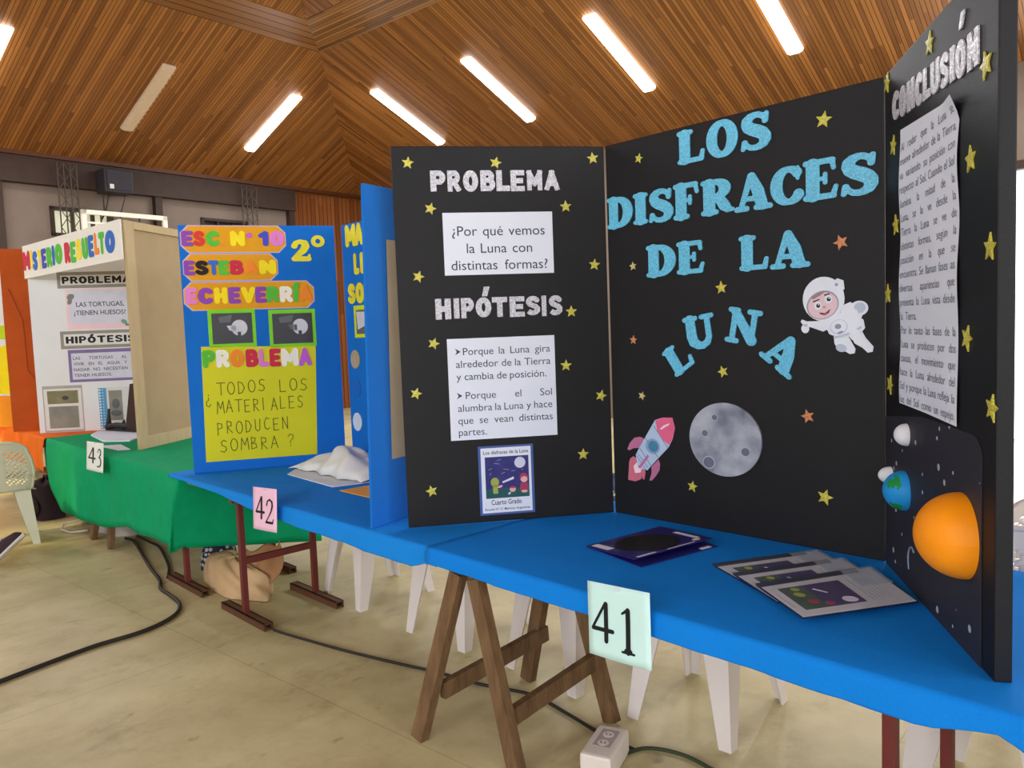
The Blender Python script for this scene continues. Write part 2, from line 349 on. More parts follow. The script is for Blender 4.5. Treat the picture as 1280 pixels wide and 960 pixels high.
def glyph(ch, res=84):
    """outline of a brushed glyph -> extruded mesh (depth 1), with its bounds"""
    if ch in _GL: return _GL[ch]
    st = GL[ch]
    xs = [p[0] for s in st for p in s]; ys = [p[1] for s in st for p in s]
    x0, x1, y0, y1 = min(xs)-.2, max(xs)+.2, min(ys)-.2, max(ys)+.2
    h = max(x1-x0, y1-y0)/res; nx, ny = int((x1-x0)/h)+2, int((y1-y0)/h)+2
    X, Y = np.meshgrid(x0+np.arange(nx)*h, y0+np.arange(ny)*h)
    D = np.full(X.shape, 9.0)
    for s in st:
        for (ax, ay, ar), (bx, by, br) in zip(s[:-1], s[1:]):
            dx, dy = bx-ax, by-ay; q = dx*dx+dy*dy+1e-12
            t = np.clip(((X-ax)*dx+(Y-ay)*dy)/q, 0, 1)
            if ch[0] == 'h' and len(ch) > 1:                       # square-cut strokes
                ln = math.sqrt(q); e_ = ar if len(s) < 8 else 0
                al = ((X-ax)*dx+(Y-ay)*dy)/ln; ac = np.abs((X-ax)*dy-(Y-ay)*dx)/ln
                D = np.minimum(D, np.maximum(np.maximum(-e_-al, al-ln-e_), ac-ar))
                if e_ == 0: D = np.minimum(D, np.hypot(X-ax, Y-ay)-ar*.99)
                continue
            D = np.minimum(D, np.hypot(X-ax-t*dx, Y-ay-t*dy)-(ar+(br-ar)*t))
    if ch[0] == 'h' and len(ch) > 1 and ch[1] not in 'ÓÍ.': D = np.maximum(D, np.abs(Y-.5)-.5)
    ins = D < 0; pts = {}; nxt = {}
    def cut(j, i, j2, i2):
        k = (min((j, i), (j2, i2)), max((j, i), (j2, i2)))
        if k not in pts:
            a, b = D[j, i], D[j2, i2]; t = a/(a-b)
            pts[k] = (X[j, i]+t*(X[j2, i2]-X[j, i]), Y[j, i]+t*(Y[j2, i2]-Y[j, i]))
        return k
    for j in range(ny-1):
        for i in range(nx-1):
            c = [(j, i), (j, i+1), (j+1, i+1), (j+1, i)]; b = [ins[q] for q in c]
            if all(b) or not any(b): continue
            en = []; ex = []
            for k in range(4):
                if b[k] != b[(k+1) % 4]:
                    (ex if b[k] else en).append(cut(*c[k], *c[(k+1) % 4]))
            for e_, x_ in zip(ex, en if len(en) == 1 else en[::-1]): nxt[e_] = x_
    loops = []
    left = dict(nxt)
    while left:
        a, b = left.popitem(); lp = [a]
        while b != a and b in left: lp.append(b); b = left.pop(b)
        if len(lp) > 5: loops.append([pts[k] for k in lp])
    cu = bpy.data.curves.new('g', 'CURVE'); cu.dimensions = '2D'; cu.fill_mode = 'BOTH'; cu.extrude = .5
    for lp in loops:
        sp = cu.splines.new('POLY'); sp.points.add(len(lp)-1); sp.use_cyclic_u = True
        for p, (x, y) in zip(sp.points, lp): p.co = (x, y, 0, 1)
    o = bpy.data.objects.new('g', cu); me = bpy.data.meshes.new_from_object(o)
    bpy.data.objects.remove(o); bpy.data.curves.remove(cu)
    xs = [v.co.x for v in me.vertices]; ys = [v.co.y for v in me.vertices]
    _GL[ch] = (me, min(xs), max(xs), min(ys), max(ys))
    return _GL[ch]
def glyph_box(mb, ch, x0, x1, y0, y1, z0, dep, m, M=None):
    me, a, b, c, d = glyph(ch)
    N = T(x0, y0, z0+dep/2) @ SCL((x1-x0)/(b-a), (y1-y0)/(d-c), dep) @ T(-a, -c, 0)
    mb.mesh(me, m, N if M is None else M @ N)
def block_word(mb, word, x0, x1, y0, y1, z0, dep, m):
    # printed bold capitals spread over x0..x1
    W = [(glyph('b'+c)[2]-glyph('b'+c)[1]) for c in word]; gap = .1; k = (x1-x0)/(sum(W)+gap*(len(W)-1)); x = x0
    for c, w in zip(word, W):
        up = (y1-y0)*.26 if c in 'ÓÍ' else 0
        glyph_box(mb, 'b'+c, x, x+w*k, y0, y1+up, z0, dep, m); x += (w+gap)*k
# pencil capitals
PEN = {
 'T': [[(0, 1), (.8, 1)], [(.4, 1), (.38, 0)]], 'O': [[(.35+.35*math.cos(a/8*math.pi), .5+.5*math.sin(a/8*math.pi)) for a in range(17)]],
 'D': [[(.05, 0), (.05, 1), (.4, .9), (.65, .5), (.4, .08), (.05, 0)]], 'S': [[(.6, .9), (.35, 1), (.1, .85), (.15, .6), (.5, .45), (.6, .2), (.35, 0), (0, .1)]],
 'L': [[(.05, 1), (.05, 0), (.6, .02)]], 'M': [[(0, 0), (.1, 1), (.4, .4), (.7, 1), (.8, 0)]], 'A': [[(0, 0), (.35, 1), (.7, 0)], [(.12, .35), (.58, .35)]],
 'E': [[(.6, 1), (.05, 1), (.05, 0), (.6, 0)], [(.05, .52), (.5, .52)]], 'R': [[(.05, 0), (.05, 1), (.5, .9), (.5, .6), (.05, .5), (.6, 0)]],
 'I': [[(.1, 0), (.1, 1)]], 'P': [[(.05, 0), (.05, 1), (.5, .92), (.52, .6), (.05, .48)]], 'U': [[(.05, 1), (.08, .2), (.3, 0), (.55, .15), (.6, 1)]],
 'C': [[(.6, .9), (.3, 1), (.05, .6), (.1, .15), (.35, 0), (.62, .12)]], 'N': [[(.05, 0), (.05, 1), (.6, 0), (.62, 1)]],
 'B': [[(.05, 0), (.05, 1), (.45, .9), (.4, .6), (.05, .5), (.5, .4), (.55, .1), (.05, 0)]], '?': [[(0, .8), (.2, 1), (.5, .9), (.5, .65), (.25, .45), (.22, .25)], [(.22, .06), (.24, 0)]],
 '¿': [[(.55, .2), (.35, 0), (.05, .1), (.05, .4), (.3, .55), (.33, .75)], [(.33, .94), (.31, 1)]]}
def pencil(mb, s, x0, x1, y0, y1, m, w=.004, z=.0015, M=None, wob=.012):
    """hand-drawn capitals spread between x0 and x1; y0 is the height of the line's start, y1 of its end"""
    n = len(s); adv = (x1-x0)/n; h = .075
    for k, ch in enumerate(s):
        if ch == ' ': continue
        bx = x0+adv*k; by = y0+(y1-y0)*k/max(1, n-1)+random.uniform(-wob, wob)*.5
        for st in PEN[ch]:
            P = [Vector((bx+p[0]*adv*.95, by+p[1]*h, z)) for p in st]
            for a, b in zip(P[:-1], P[1:]):
                d = (b-a); d.normalize(); q = Vector((-d.y, d.x, 0))*w/2
                mb.add([tuple(a-q-d*w/2), tuple(b-q+d*w/2), tuple(b+q+d*w/2), tuple(a+q-d*w/2)], [(0, 1, 2, 3)], m, M)
def star_pts(cx, cy, r, rot=0, k=.45):
    return [(cx+(r if i % 2 == 0 else r*k)*math.cos(math.radians(90+rot+36*i)), cy+(r if i % 2 == 0 else r*k)*math.sin(math.radians(90+rot+36*i))) for i in range(10)]
def panel_frame(a, b, z0):
    """axes of an upright panel: X along its foot from a to b, Y up, Z out of its face"""
    d = Vector((b[0]-a[0], b[1]-a[1], 0)); W = d.length; d.normalize()
    n = Vector((d.y, -d.x, 0))
    return Matrix(((d.x, 0, n.x, a[0]), (d.y, 0, n.y, a[1]), (0, 1, 0, z0), (0, 0, 0, 1))), W
# ------------------------------------------------------------------ the hall
PL_ROUGH = mat('concrete_wall', (132, 118, 107), .9, .15, .1, 2.2, .25, 25)
DARK = mat('dark_stained_timber', (64, 48, 40), .6, .3, .12, 6, .1, 30)
SL_X = slats('ceiling_boards_x', (104, 62, 26), (190, 128, 64), 'X', .05)
SL_Y = slats('ceiling_boards_y', (104, 62, 26), (190, 128, 64), 'Y', .05)
SOFF = slats('soffit_boards', (120, 78, 40), (170, 120, 66), 'Y', .16)
SOFF2 = slats('soffit_boards_b', (96, 62, 30), (190, 138, 78), 'X', .06)
WOODW = slats('wall_boards', (116, 64, 28), (170, 104, 54), 'Z', .1)
def floor_mat():
    m, nt, b = new_mat('worn_concrete'); L = nt.links
    tc = nd(nt, 'ShaderNodeTexCoord')
    n1 = nd(nt, 'ShaderNodeTexNoise'); n1.inputs['Scale'].default_value = .9; n1.inputs['Detail'].default_value = 7; n1.inputs['Roughness'].default_value = .62
    L.new(tc.outputs['Object'], n1.inputs['Vector'])
    rp = nd(nt, 'ShaderNodeValToRGB'); e = rp.color_ramp.elements
    e[0].position = .3; e[0].color = lin((164, 151, 106)); e[1].position = .72; e[1].color = lin((216, 205, 160))
    L.new(n1.outputs['Fac'], rp.inputs[0])
    # scuffs: short dark smears
    mp = nd(nt, 'ShaderNodeMapping'); mp.inputs['Scale'].default_value = (1.6, 2.6, 1); mp.inputs['Rotation'].default_value = (0, 0, .5); L.new(tc.outputs['Object'], mp.inputs[0])
    n2 = nd(nt, 'ShaderNodeTexNoise'); n2.inputs['Scale'].default_value = 1.6; n2.inputs['Detail'].default_value = 6; n2.inputs['Roughness'].default_value = .7; L.new(mp.outputs[0], n2.inputs['Vector'])
    r2 = nd(nt, 'ShaderNodeMapRange'); r2.inputs[1].default_value = .56; r2.inputs[2].default_value = .76; r2.inputs[4].default_value = .6; L.new(n2.outputs['Fac'], r2.inputs[0])
    m1 = nd(nt, 'ShaderNodeMix', data_type='RGBA'); m1.inputs[7].default_value = lin((128, 112, 78)); L.new(r2.outputs[0], m1.inputs[0]); L.new(rp.outputs[0], m1.inputs[6])
    # patches of old paint and damp, larger
    n3 = nd(nt, 'ShaderNodeTexNoise'); n3.inputs['Scale'].default_value = 3.2; n3.inputs['Detail'].default_value = 8; n3.inputs['Roughness'].default_value = .75; L.new(tc.outputs['Object'], n3.inputs['Vector'])
    r3 = nd(nt, 'ShaderNodeMapRange'); r3.inputs[1].default_value = .5; r3.inputs[2].default_value = .72; r3.inputs[4].default_value = .5; L.new(n3.outputs['Fac'], r3.inputs[0])
    m2 = nd(nt, 'ShaderNodeMix', data_type='RGBA'); m2.inputs[7].default_value = lin((158, 140, 94)); L.new(r3.outputs[0], m2.inputs[0]); L.new(m1.outputs[2], m2.inputs[6])
    # small scattered spots and heel marks
    mp4 = nd(nt, 'ShaderNodeMapping'); mp4.inputs['Scale'].default_value = (4.5, 6, 1); mp4.inputs['Rotation'].default_value = (0, 0, -.3); L.new(tc.outputs['Object'], mp4.inputs[0])
    n4 = nd(nt, 'ShaderNodeTexNoise'); n4.inputs['Scale'].default_value = 1.3; n4.inputs['Detail'].default_value = 4; L.new(mp4.outputs[0], n4.inputs['Vector'])
    r4 = nd(nt, 'ShaderNodeMapRange'); r4.inputs[1].default_value = .68; r4.inputs[2].default_value = .76; r4.inputs[4].default_value = .55; L.new(n4.outputs['Fac'], r4.inputs[0])
    m4 = nd(nt, 'ShaderNodeMix', data_type='RGBA'); m4.inputs[7].default_value = lin((104, 90, 62)); L.new(r4.outputs[0], m4.inputs[0]); L.new(m2.outputs[2], m4.inputs[6]); m2 = m4
    # fine hair cracks
    sx = nd(nt, 'ShaderNodeSeparateXYZ'); wob = nd(nt, 'ShaderNodeMix', data_type='VECTOR'); wob.inputs[0].default_value = .03; L.new(tc.outputs['Object'], wob.inputs[4]); L.new(n1.outputs['Color'], wob.inputs[5]); L.new(wob.outputs[1], sx.inputs[0])
    outs = []
    for ax, off in ((0, .35), (1, .75)):
        ad = nd(nt, 'ShaderNodeMath', operation='MULTIPLY_ADD'); L.new(sx.outputs[ax], ad.inputs[0]); ad.inputs[1].default_value = 1/2.9; ad.inputs[2].default_value = off
        fr_ = nd(nt, 'ShaderNodeMath', operation='FRACT'); L.new(ad.outputs[0], fr_.inputs[0])
        l_ = nd(nt, 'ShaderNodeMath', operation='LESS_THAN'); L.new(fr_.outputs[0], l_.inputs[0]); l_.inputs[1].default_value = .0022; outs.append(l_)
    mxm = nd(nt, 'ShaderNodeMath', operation='MAXIMUM'); L.new(outs[0].outputs[0], mxm.inputs[0]); L.new(outs[1].outputs[0], mxm.inputs[1])
    lt = nd(nt, 'ShaderNodeMath', operation='MULTIPLY'); L.new(mxm.outputs[0], lt.inputs[0]); lt.inputs[1].default_value = .35
    m3 = nd(nt, 'ShaderNodeMix', data_type='RGBA'); m3.inputs[7].default_value = lin((128, 106, 74)); L.new(lt.outputs[0], m3.inputs[0]); L.new(m2.outputs[2], m3.inputs[6])
    L.new(m3.outputs[2], b.inputs['Base Color'])
    rr = nd(nt, 'ShaderNodeMapRange'); rr.inputs[3].default_value = .32; rr.inputs[4].default_value = .62; L.new(n3.outputs['Fac'], rr.inputs[0]); L.new(rr.outputs[0], b.inputs['Roughness'])
    b.inputs['Specular IOR Level'].default_value = .35
    return m
A0, A1, B0, B1, EZ = -9.0, 11.0, -9.0, 13.45, 4.5
TP = math.tan(math.radians(22)); WS = 3.5; RZ_ = EZ+WS*TP
fl = MB(ROOM); fl.box(A0-.2, A1+.2, B0-.2, B1+.2, -.12, 0, floor_mat())
struct(fl.build('floor', origin=(0, 0, 0), rot=ROOM.to_3x3()))
def face_plate(name, quads, m, th=.05):
    q = MB(ROOM)
    for P in quads: q.add(P, [tuple(range(len(P)))], m)
    o = q.build(name, origin=(0, 0, 0), rot=ROOM.to_3x3(), solid=th, soff=-1)
    return struct(o)
def slope(side):
    e, r = EZ, RZ_
    a0, a1, b0, b1 = A0+WS, A1-WS, B0+WS, B1-WS
    return {'B1': [(A0, B1, e), (a0, b1, r), (a1, b1, r), (A1, B1, e)], 'A1': [(A1, B1, e), (a1, b1, r), (a1, b0, r), (A1, B0, e)],
            'B0': [(A1, B0, e), (a1, b0, r), (a0, b0, r), (A0, B0, e)], 'A0': [(A0, B0, e), (a0, b0, r), (a0, b1, r), (A0, B1, e)]}[side]
face_plate('ceiling', [slope('B1')], SL_X); face_plate('ceiling', [slope('A1')], SL_Y)
face_plate('ceiling', [slope('B0')], SL_X); face_plate('ceiling', [slope('A0')], SL_Y)
SW = .8
a0, a1, b0, b1 = A0+WS, A1-WS, B0+WS, B1-WS
c0, c1, d0, d1 = a0+SW, a1-SW, b0+SW, b1-SW
face_plate('ceiling', [[(a0, b1, RZ_), (c0, d1, RZ_+.05), (c1, d1, RZ_+.05), (a1, b1, RZ_)], [(a1, b0, RZ_), (c1, d0, RZ_+.05), (c0, d0, RZ_+.05), (a0, b0, RZ_)]], SOFF)
face_plate('ceiling', [[(a1, b1, RZ_), (c1, d1, RZ_+.05), (c1, d0, RZ_+.05), (a1, b0, RZ_)], [(a0, b0, RZ_), (c0, d0, RZ_+.05), (c0, d1, RZ_+.05), (a0, b1, RZ_)]], SOFF2)
iz = RZ_+.05; am = (c0+c1)/2; hh = (c1-c0)/2*TP; p0, p1 = (am, d0+(c1-c0)/2, iz+hh), (am, d1-(c1-c0)/2, iz+hh)
face_plate('ceiling', [[(c0, d1, iz), p1, (c1, d1, iz)], [(c1, d0, iz), p0, (c0, d0, iz)]], SL_X)
face_plate('ceiling', [[(c1, d1, iz), p1, p0, (c1, d0, iz)], [(c0, d0, iz), p0, p1, (c0, d1, iz)]], SL_Y)
# roof skin above, so that no sky reaches in between the boards
DOOR_B = (-.2, 2.3)
def wall(name, boxes, m):
    q = MB(ROOM)
    for bx in boxes: q.box(*bx, m)
    return struct(q.build(name, origin=(0, 0, 0), rot=ROOM.to_3x3()))
W1 = (4.80, 5.76, 3.30, 3.76); W2_ = (7.30, 8.26, 3.36, 3.79)
wall('wall_left', [(A0-.2, W1[0], B1, B1+.2, 0, EZ+.1), (W1[1], W2_[0], B1, B1+.2, 0, EZ+.1), (W2_[1], 9.22, B1, B1+.2, 0, EZ+.1)]
     + [(w[0], w[1], B1, B1+.2, 0, w[2]) for w in (W1, W2_)]+[(w[0], w[1], B1, B1+.2, w[3], EZ+.1) for w in (W1, W2_)], PL_ROUGH)
wall('wall_left', [(9.22, A1+.2, B1, B1+.2, 0, EZ+.1)], WOODW)
wall('wall_right', [(A1, A1+.2, B0-.2, DOOR_B[0], 0, EZ+.1), (A1, A1+.2, DOOR_B[1], B1, 0, EZ+.1), (A1, A1+.2, DOOR_B[0], DOOR_B[1], 3.25, EZ+.1)], PL_ROUGH)
wall('wall_near', [(A0-.2, A1+.2, B0-.2, B0, 0, EZ+.1)], PL_ROUGH)
wall('wall_back', [(A0-.2, A0, B0-.2, B1+.2, 0, EZ+.1)], PL_ROUGH)
t1 = MB(ROOM); t1.box(A0, 9.24, B1-.16, B1, 4.06, 4.46, DARK); struct(t1.build('trim_1', origin=rw(0, B1, 4.2)))
t1b = MB(ROOM); t1b.box(A0, A1, B1-.2, B1-.02, 4.465, 4.53, mat('eave_batten', (92, 52, 28), .5, .3, .1, 9)); struct(t1b.build('trim_2', origin=rw(0, B1, 4.5)))
for k, aa in enumerate((1.75, 4.08, 6.5, 9.17)):
    q = MB(ROOM); q.box(aa-.06, aa+.06, B1-.12, B1, 0, 4.06, DARK); struct(q.build('trim_%d' % (k+3), origin=rw(aa, B1, 0)))
GLASS = mat('dusty_glass', (176, 180, 160), .25, .5, .15, 6)
GLOW = emit('daylit_pane', (214, 214, 186), .55)
for k, w in enumerate((W1, W2_)):
    q = MB(ROOM); f = DARK
    q.box(w[0], w[1], B1-.03, B1+.1, w[3]-.05, w[3], f); q.box(w[0], w[1], B1-.03, B1+.1, w[2], w[2]+.05, f)
    q.box(w[0], w[0]+.06, B1-.03, B1+.1, w[2], w[3], f); q.box(w[1]-.06, w[1], B1-.03, B1+.1, w[2], w[3], f)
    for x in (.36, .68): q.box(w[0]+(w[1]-w[0])*x-.02, w[0]+(w[1]-w[0])*x+.02, B1, B1+.08, w[2], w[3], f)
    wo = struct(q.build('window_%d' % (k+1), origin=rw(w[0], B1, w[2])))
    g = MB(ROOM); g.box(w[0], w[1], B1+.1, B1+.13, w[2], w[3], GLOW if k == 0 else mat('dark_glass', (70, 62, 58), .2, .5)); g.build('pane', wo)
# open gateway in the right wall, full of daylight
DAY = emit('daylight_gateway', (236, 244, 255), 2.2)
q = MB(ROOM); q.box(A1-.04, A1+.1, DOOR_B[0]-.1, DOOR_B[0], 0, 3.3, DARK); q.box(A1-.04, A1+.1, DOOR_B[1], DOOR_B[1]+.1, 0, 3.3, DARK); q.box(A1-.04, A1+.1, DOOR_B[0], DOOR_B[1], 3.22, 3.32, DARK)
dr = struct(q.build('door_1', origin=rw(A1, 1, 0)))
g = MB(ROOM); g.box(A1+.12, A1+.16, DOOR_B[0], DOOR_B[1], 0, 3.25, DAY); g.build('pane', dr)
# unseen window bands added behind the viewer as fill light for the hall
def area(name, loc, to, sx, sy, w, col=(1, 1, 1), spread=180):
    l = bpy.data.lights.new(name, 'AREA'); l.shape = 'RECTANGLE'; l.size = sx; l.size_y = sy; l.energy = w; l.color = col; l.spread = math.radians(spread)
    o = bpy.data.objects.new(name, l); COL.objects.link(o); o.location = loc
    o.rotation_euler = (Vector(to)-Vector(loc)).to_track_quat('-Z', 'Y').to_euler()
    return o
for k, (p, ax) in enumerate((((A0, -5.5), 'B'), ((A0, -1), 'B'), ((A0, 3.5), 'B'), ((-5, B0), 'A'), ((-.5, B0), 'A'), ((4.5, B0), 'A'))):
    q = MB(ROOM); a, b = p
    if ax == 'B':
        for z in (2.2, 4.1): q.box(a, a+.08, b-1.6, b+1.6, z-.05, z+.05, DARK)
        for y in (-1.6, -.53, .53, 1.6): q.box(a, a+.08, b+y-.04, b+y+.04, 2.2, 4.1, DARK)
        g = (a+.01, a+.03, b-1.6, b+1.6, 2.2, 4.1); lp = rw(a+.15, b, 3.15); lt_ = rw(a+4, b, 2.2)
    else:
        for z in (2.2, 4.1): q.box(a-1.6, a+1.6, b, b+.08, z-.05, z+.05, DARK)
        for y in (-1.6, -.53, .53, 1.6): q.box(a+y-.04, a+y+.04, b, b+.08, 2.2, 4.1, DARK)
        g = (a-1.6, a+1.6, b+.01, b+.03, 2.2, 4.1); lp = rw(a, b+.15, 3.15); lt_ = rw(a, b+4, 2.2)
    wo = struct(q.build('window_%d' % (k+3), origin=rw(a, b, 2.2)))  # added window frame around a fill lamp, out of view
    gm = MB(ROOM); gm.box(*g, MATS.get('window_sky') or emit('window_sky', (230, 240, 255), 2.0)); gm.build('pane', wo)
    area('window_light', lp, lt_, 3.1, 1.8, FILL_W, (.90, .95, 1.0))
area('gateway_light', rw(A1-.1, 1.05, 1.7), rw(0, 1.05, 1.2), 2.4, 3.0, 150, (.92, .96, 1.0))
# added warm spot lamps in the hall for assumed sun at the far left
sp = bpy.data.lights.new('added_sun_lamp', 'SPOT'); sp.energy = 5200; sp.spot_size = math.radians(24); sp.spot_blend = .5; sp.color = (1.0, .86, .55); sp.shadow_soft_size = .25
so = bpy.data.objects.new('added_sun_lamp', sp); COL.objects.link(so); so.location = (-7.6, 4.2, 4.3)
so.rotation_euler = (Vector((-6.6, 8.3, .8))-so.location).to_track_quat('-Z', 'Y').to_euler()
sp = bpy.data.lights.new('added_sun_lamp', 'SPOT'); sp.energy = 900; sp.spot_size = math.radians(11); sp.spot_blend = .7; sp.color = (1.0, .8, .4); sp.shadow_soft_size = .2  # second added lamp, for a warm patch on the floor
so = bpy.data.objects.new('added_sun_lamp', sp); COL.objects.link(so); so.location = (-7.6, 4.2, 4.3)
so.rotation_euler = (Vector((-3.75, 6.55, 0))-so.location).to_track_quat('-Z', 'Y').to_euler()
# ------------------------------------------------------------------ ceiling lights
LB = mat('lamp_housing', (214, 196, 170), .5, .4, .04)
TUBE = emit('lit_tube_cover', (255, 250, 246), TUBE_E)
TOFF = mat('unlit_tube_cover', (222, 200, 172), .4, .5, .05, 30)
def tube_light(side, s, lit, label, group=None):
    """s: place along the wall; the fitting lies along the fall of the boards"""
    r0, r1 = 1.04, 2.56          # distance from the eave
    mid = (r0+r1)/2; half = (r1-r0)/2/math.cos(math.radians(22))
    # frame: X across, Y up the slope, Z into the room
    if side == 'A1': o = rw(A1-mid, s, EZ+mid*TP); y = ROOM.to_3x3() @ Vector((-1, 0, TP))
    if side == 'A0': o = rw(A0+mid, s, EZ+mid*TP); y = ROOM.to_3x3() @ Vector((1, 0, TP))
    if side == 'B1': o = rw(s, B1-mid, EZ+mid*TP); y = ROOM.to_3x3() @ Vector((0, -1, TP))
    if side == 'B0': o = rw(s, B0+mid, EZ+mid*TP); y = ROOM.to_3x3() @ Vector((0, 1, TP))
    y.normalize(); z = (Vector((0, 0, -1))-y*Vector((0, 0, -1)).dot(y)).normalized(); x = y.cross(z)
    M = Matrix(((x.x, y.x, z.x, o.x), (x.y, y.y, z.y, o.y), (x.z, y.z, z.z, o.z), (0, 0, 0, 1)))
    r = thing('ceiling_light', label, 'ceiling light', o, group)
    h = MB(M); h.box(-.11, .11, -half, half, 0, .05, LB, bev=.012)
    h.box(-.05, .05, half, half+.04, .0, .04, LB); h.build('housing', r)
    d = MB(M)
    prof = [(-.1, .045), (-.095, .08), (-.06, .105), (.06, .105), (.095, .08), (.1, .045)]
    P = [(a, -half+.03, b) for a, b in prof]+[(a, half-.03, b) for a, b in prof]; n = len(prof)
    d.add(P, [(i, i+1, n+i+1, n+i) for i in range(n-1)]+[tuple(range(n-1, -1, -1)), tuple(range(n, 2*n))], TUBE if lit else TOFF)
    if not lit:
        for k in range(14): d.box(-.1, .1, -half+.06+k*.112, -half+.066+k*.112, .1, .107, LB)
    d.build('diffuser', r)
    if lit:
        c = M @ Vector((0, 0, .13)); area('tube_glow', c, c+z, .18, half*2-.1, TUBE_W, (.93, .96, 1.0))
    return r
tube_light('A1', 9.84, True, 'lit tube light on the right ceiling slope, the one beside the hip')
tube_light('A1', 7.81, True, 'lit tube light on the right ceiling slope, second from the hip')
tube_light('A1', 5.66, True, 'lit tube light on the right ceiling slope above the word LOS')
tube_light('A1', 3.60, True, 'lit tube light on the right ceiling slope cut by the top of the photo')
tube_light('B1', 7.71, True, 'lit tube light on the left ceiling slope, close to the hip')
tube_light('B1', 5.60, False, 'unlit beige tube light on the left ceiling slope')
tube_light('B1', 3.55, True, 'lit tube light on the left ceiling slope cut by the left edge')
for side, ss in (('A1', (1.4, -.8, -3.0)), ('B1', (1.4, -.8, -3.0)), ('A0', (9, 5, 1, -3)), ('B0', (-3, 1, 5))):  # rows assumed to go on out of view, added for the hall's light
    for s in ss: tube_light(side, s, True, 'lit tube light on the ceiling boards outside the photograph', 'ceiling lights outside the photograph')
# ------------------------------------------------------------------ things on the far wall
def lattice(label, a, b, z0, z1, w):
    q = MB(ROOM); m = mat('rusty_lattice', (78, 66, 58), .6, .4)
    for x in (0, .33, .67, 1): q.beam((a+w*x, b, z0), (a+w*x, b, z1), .016, .016, m)
    n = int((z1-z0)/.14)
    for k in range(n):
        za, zb = z0+(z1-z0)*k/n, z0+(z1-z0)*(k+1)/n
        for i in range(3):
            x0, x1 = a+w*i/3, a+w*(i+1)/3
            if (i+k) % 2: x0, x1 = x1, x0
            q.beam((x0, b, za), (x1, b, zb), .01, .01, m)
    o = q.build('lattice_column', origin=rw(a, b, z0)); return tag(o, label, 'column', 'lattice columns on the far wall')
lattice('thin steel lattice column in front of the window left of the loudspeaker', 4.86, B1-.27, 0, 4.40, .28)
lattice('thin steel lattice column above the blue board with the orange plaques', 8.0, B1-.27, 0, 4.40, .30)
sp_ = thing('loudspeaker', 'dark loudspeaker box hung below the beam on the far wall', 'loudspeaker', rw(5.68, B1-.3, 3.97))
q = MB(ROOM); q.box(5.46, 5.91, B1-.5, B1-.17, 3.99, 4.36, mat('speaker_black', (50, 46, 50), .5, .3), bev=.02); q.build('cabinet', sp_)
q = MB(ROOM); q.box(5.5, 5.87, B1-.515, B1-.5, 4.03, 4.32, mat('speaker_mesh', (62, 60, 66), .8, .2, .1, 200)); q.build('grille', sp_)
q = MB(ROOM); q.box(5.53, 5.59, B1-.53, B1-.515, 4.04, 4.11, mat('white_tag', (226, 222, 214))); q.build('badge', sp_)
q = MB(ROOM); BR = mat('bracket_steel', (58, 50, 46), .5, .4)
q.tube([(5.5, B1-.3, 3.99), (5.56, B1-.18, 3.72), (5.57, B1-.02, 3.6)], .012, BR); q.tube([(5.6, B1-.3, 3.99), (5.58, B1-.18, 3.72), (5.57, B1-.02, 3.6)], .012, BR)
q.tube([(5.86, B1-.3, 3.99), (5.86, B1-.12, 3.76), (5.85, B1-.02, 3.72)], .007, BR); q.build('bracket', sp_)
bb = thing('backboard_frame', 'white metal frame leaning before the window behind the white turtle board', 'frame', rw(5.1, B1-.6, 2.6))
q = MB(ROOM); WH = mat('white_enamel', (246, 238, 222), .4, .4, .03)
q.box(5.02, 6.36, B1-.66, B1-.6, 3.58, 3.65, WH); q.box(5.02, 5.09, B1-.66, B1-.6, 2.6, 3.65, WH); q.box(6.29, 6.36, B1-.66, B1-.6, 2.6, 3.65, WH); q.box(5.02, 6.36, B1-.66, B1-.6, 2.6, 2.67, WH)
q.build('rim', bb)
q = MB(ROOM); q.box(5.09, 6.29, B1-.645, B1-.615, 3.44, 3.47, WH)
for x in (5.3, 5.6, 5.9): q.box(x, x+.02, B1-.64, B1-.62, 2.67, 3.58, BR)
q.build('crossbar', bb)
for x in (5.3, 6.1):
    q = MB(ROOM); q.beam((x, B1-.63, 2.6), (x, B1-.63, 0), .05, .05, BR); q.build('post', bb)
# ------------------------------------------------------------------ tables, cloths, trestles
PLANK = mat('table_planks', (150, 112, 70), .7, .2, .15, 3, .1, 40, stretch=(1, 8, 8))
OLDWOOD = mat('weathered_timber', (116, 90, 63), .85, .15, .34, 5, .6, 30, stretch=(6, 6, 1.2))
RED = mat('oxide_red_steel', (104, 42, 38), .5, .4, .12, 14)
REDBROWN = mat('brown_steel_foot', (92, 58, 40), .6, .3, .15, 14)
BLUE = mat('blue_nonwoven', (16, 128, 222), .85, .12, .05, 160, .18, 420)
BLUE2 = mat('blue_nonwoven_old', (24, 134, 224), .85, .12, .05, 120, .18, 420)
GREEN = mat('green_nonwoven', (6, 156, 102), .85, .12, .06, 14, .15, 300)
ORANGE = mat('orange_fabric', (236, 110, 22), .7, .2, .1, 5, .15, 60)
def table_top(label, u0, u1, v0, v1):
    q = MB(TBL)
    n = 4
    for k in range(n):
        a = v0+(v1-v0)*k/n; q.box(u0, u1, a+.002, v0+(v1-v0)*(k+1)/n-.002, .70, .738, PLANK)
    return tag(q.build('table_top', origin=tw((u0+u1)/2, (v0+v1)/2, .70)), label, 'table')
table_top('long plank table top under the blue cloth of stand 41', -2.46, 1.5, 1.83, 2.80)
table_top('plank table top under the blue cloth of stand 42', -4.80, -2.50, 1.83, 2.80)
table_top('plank table top under the green cloth of stand 43', -7.97, -4.93, 1.83, 2.75)
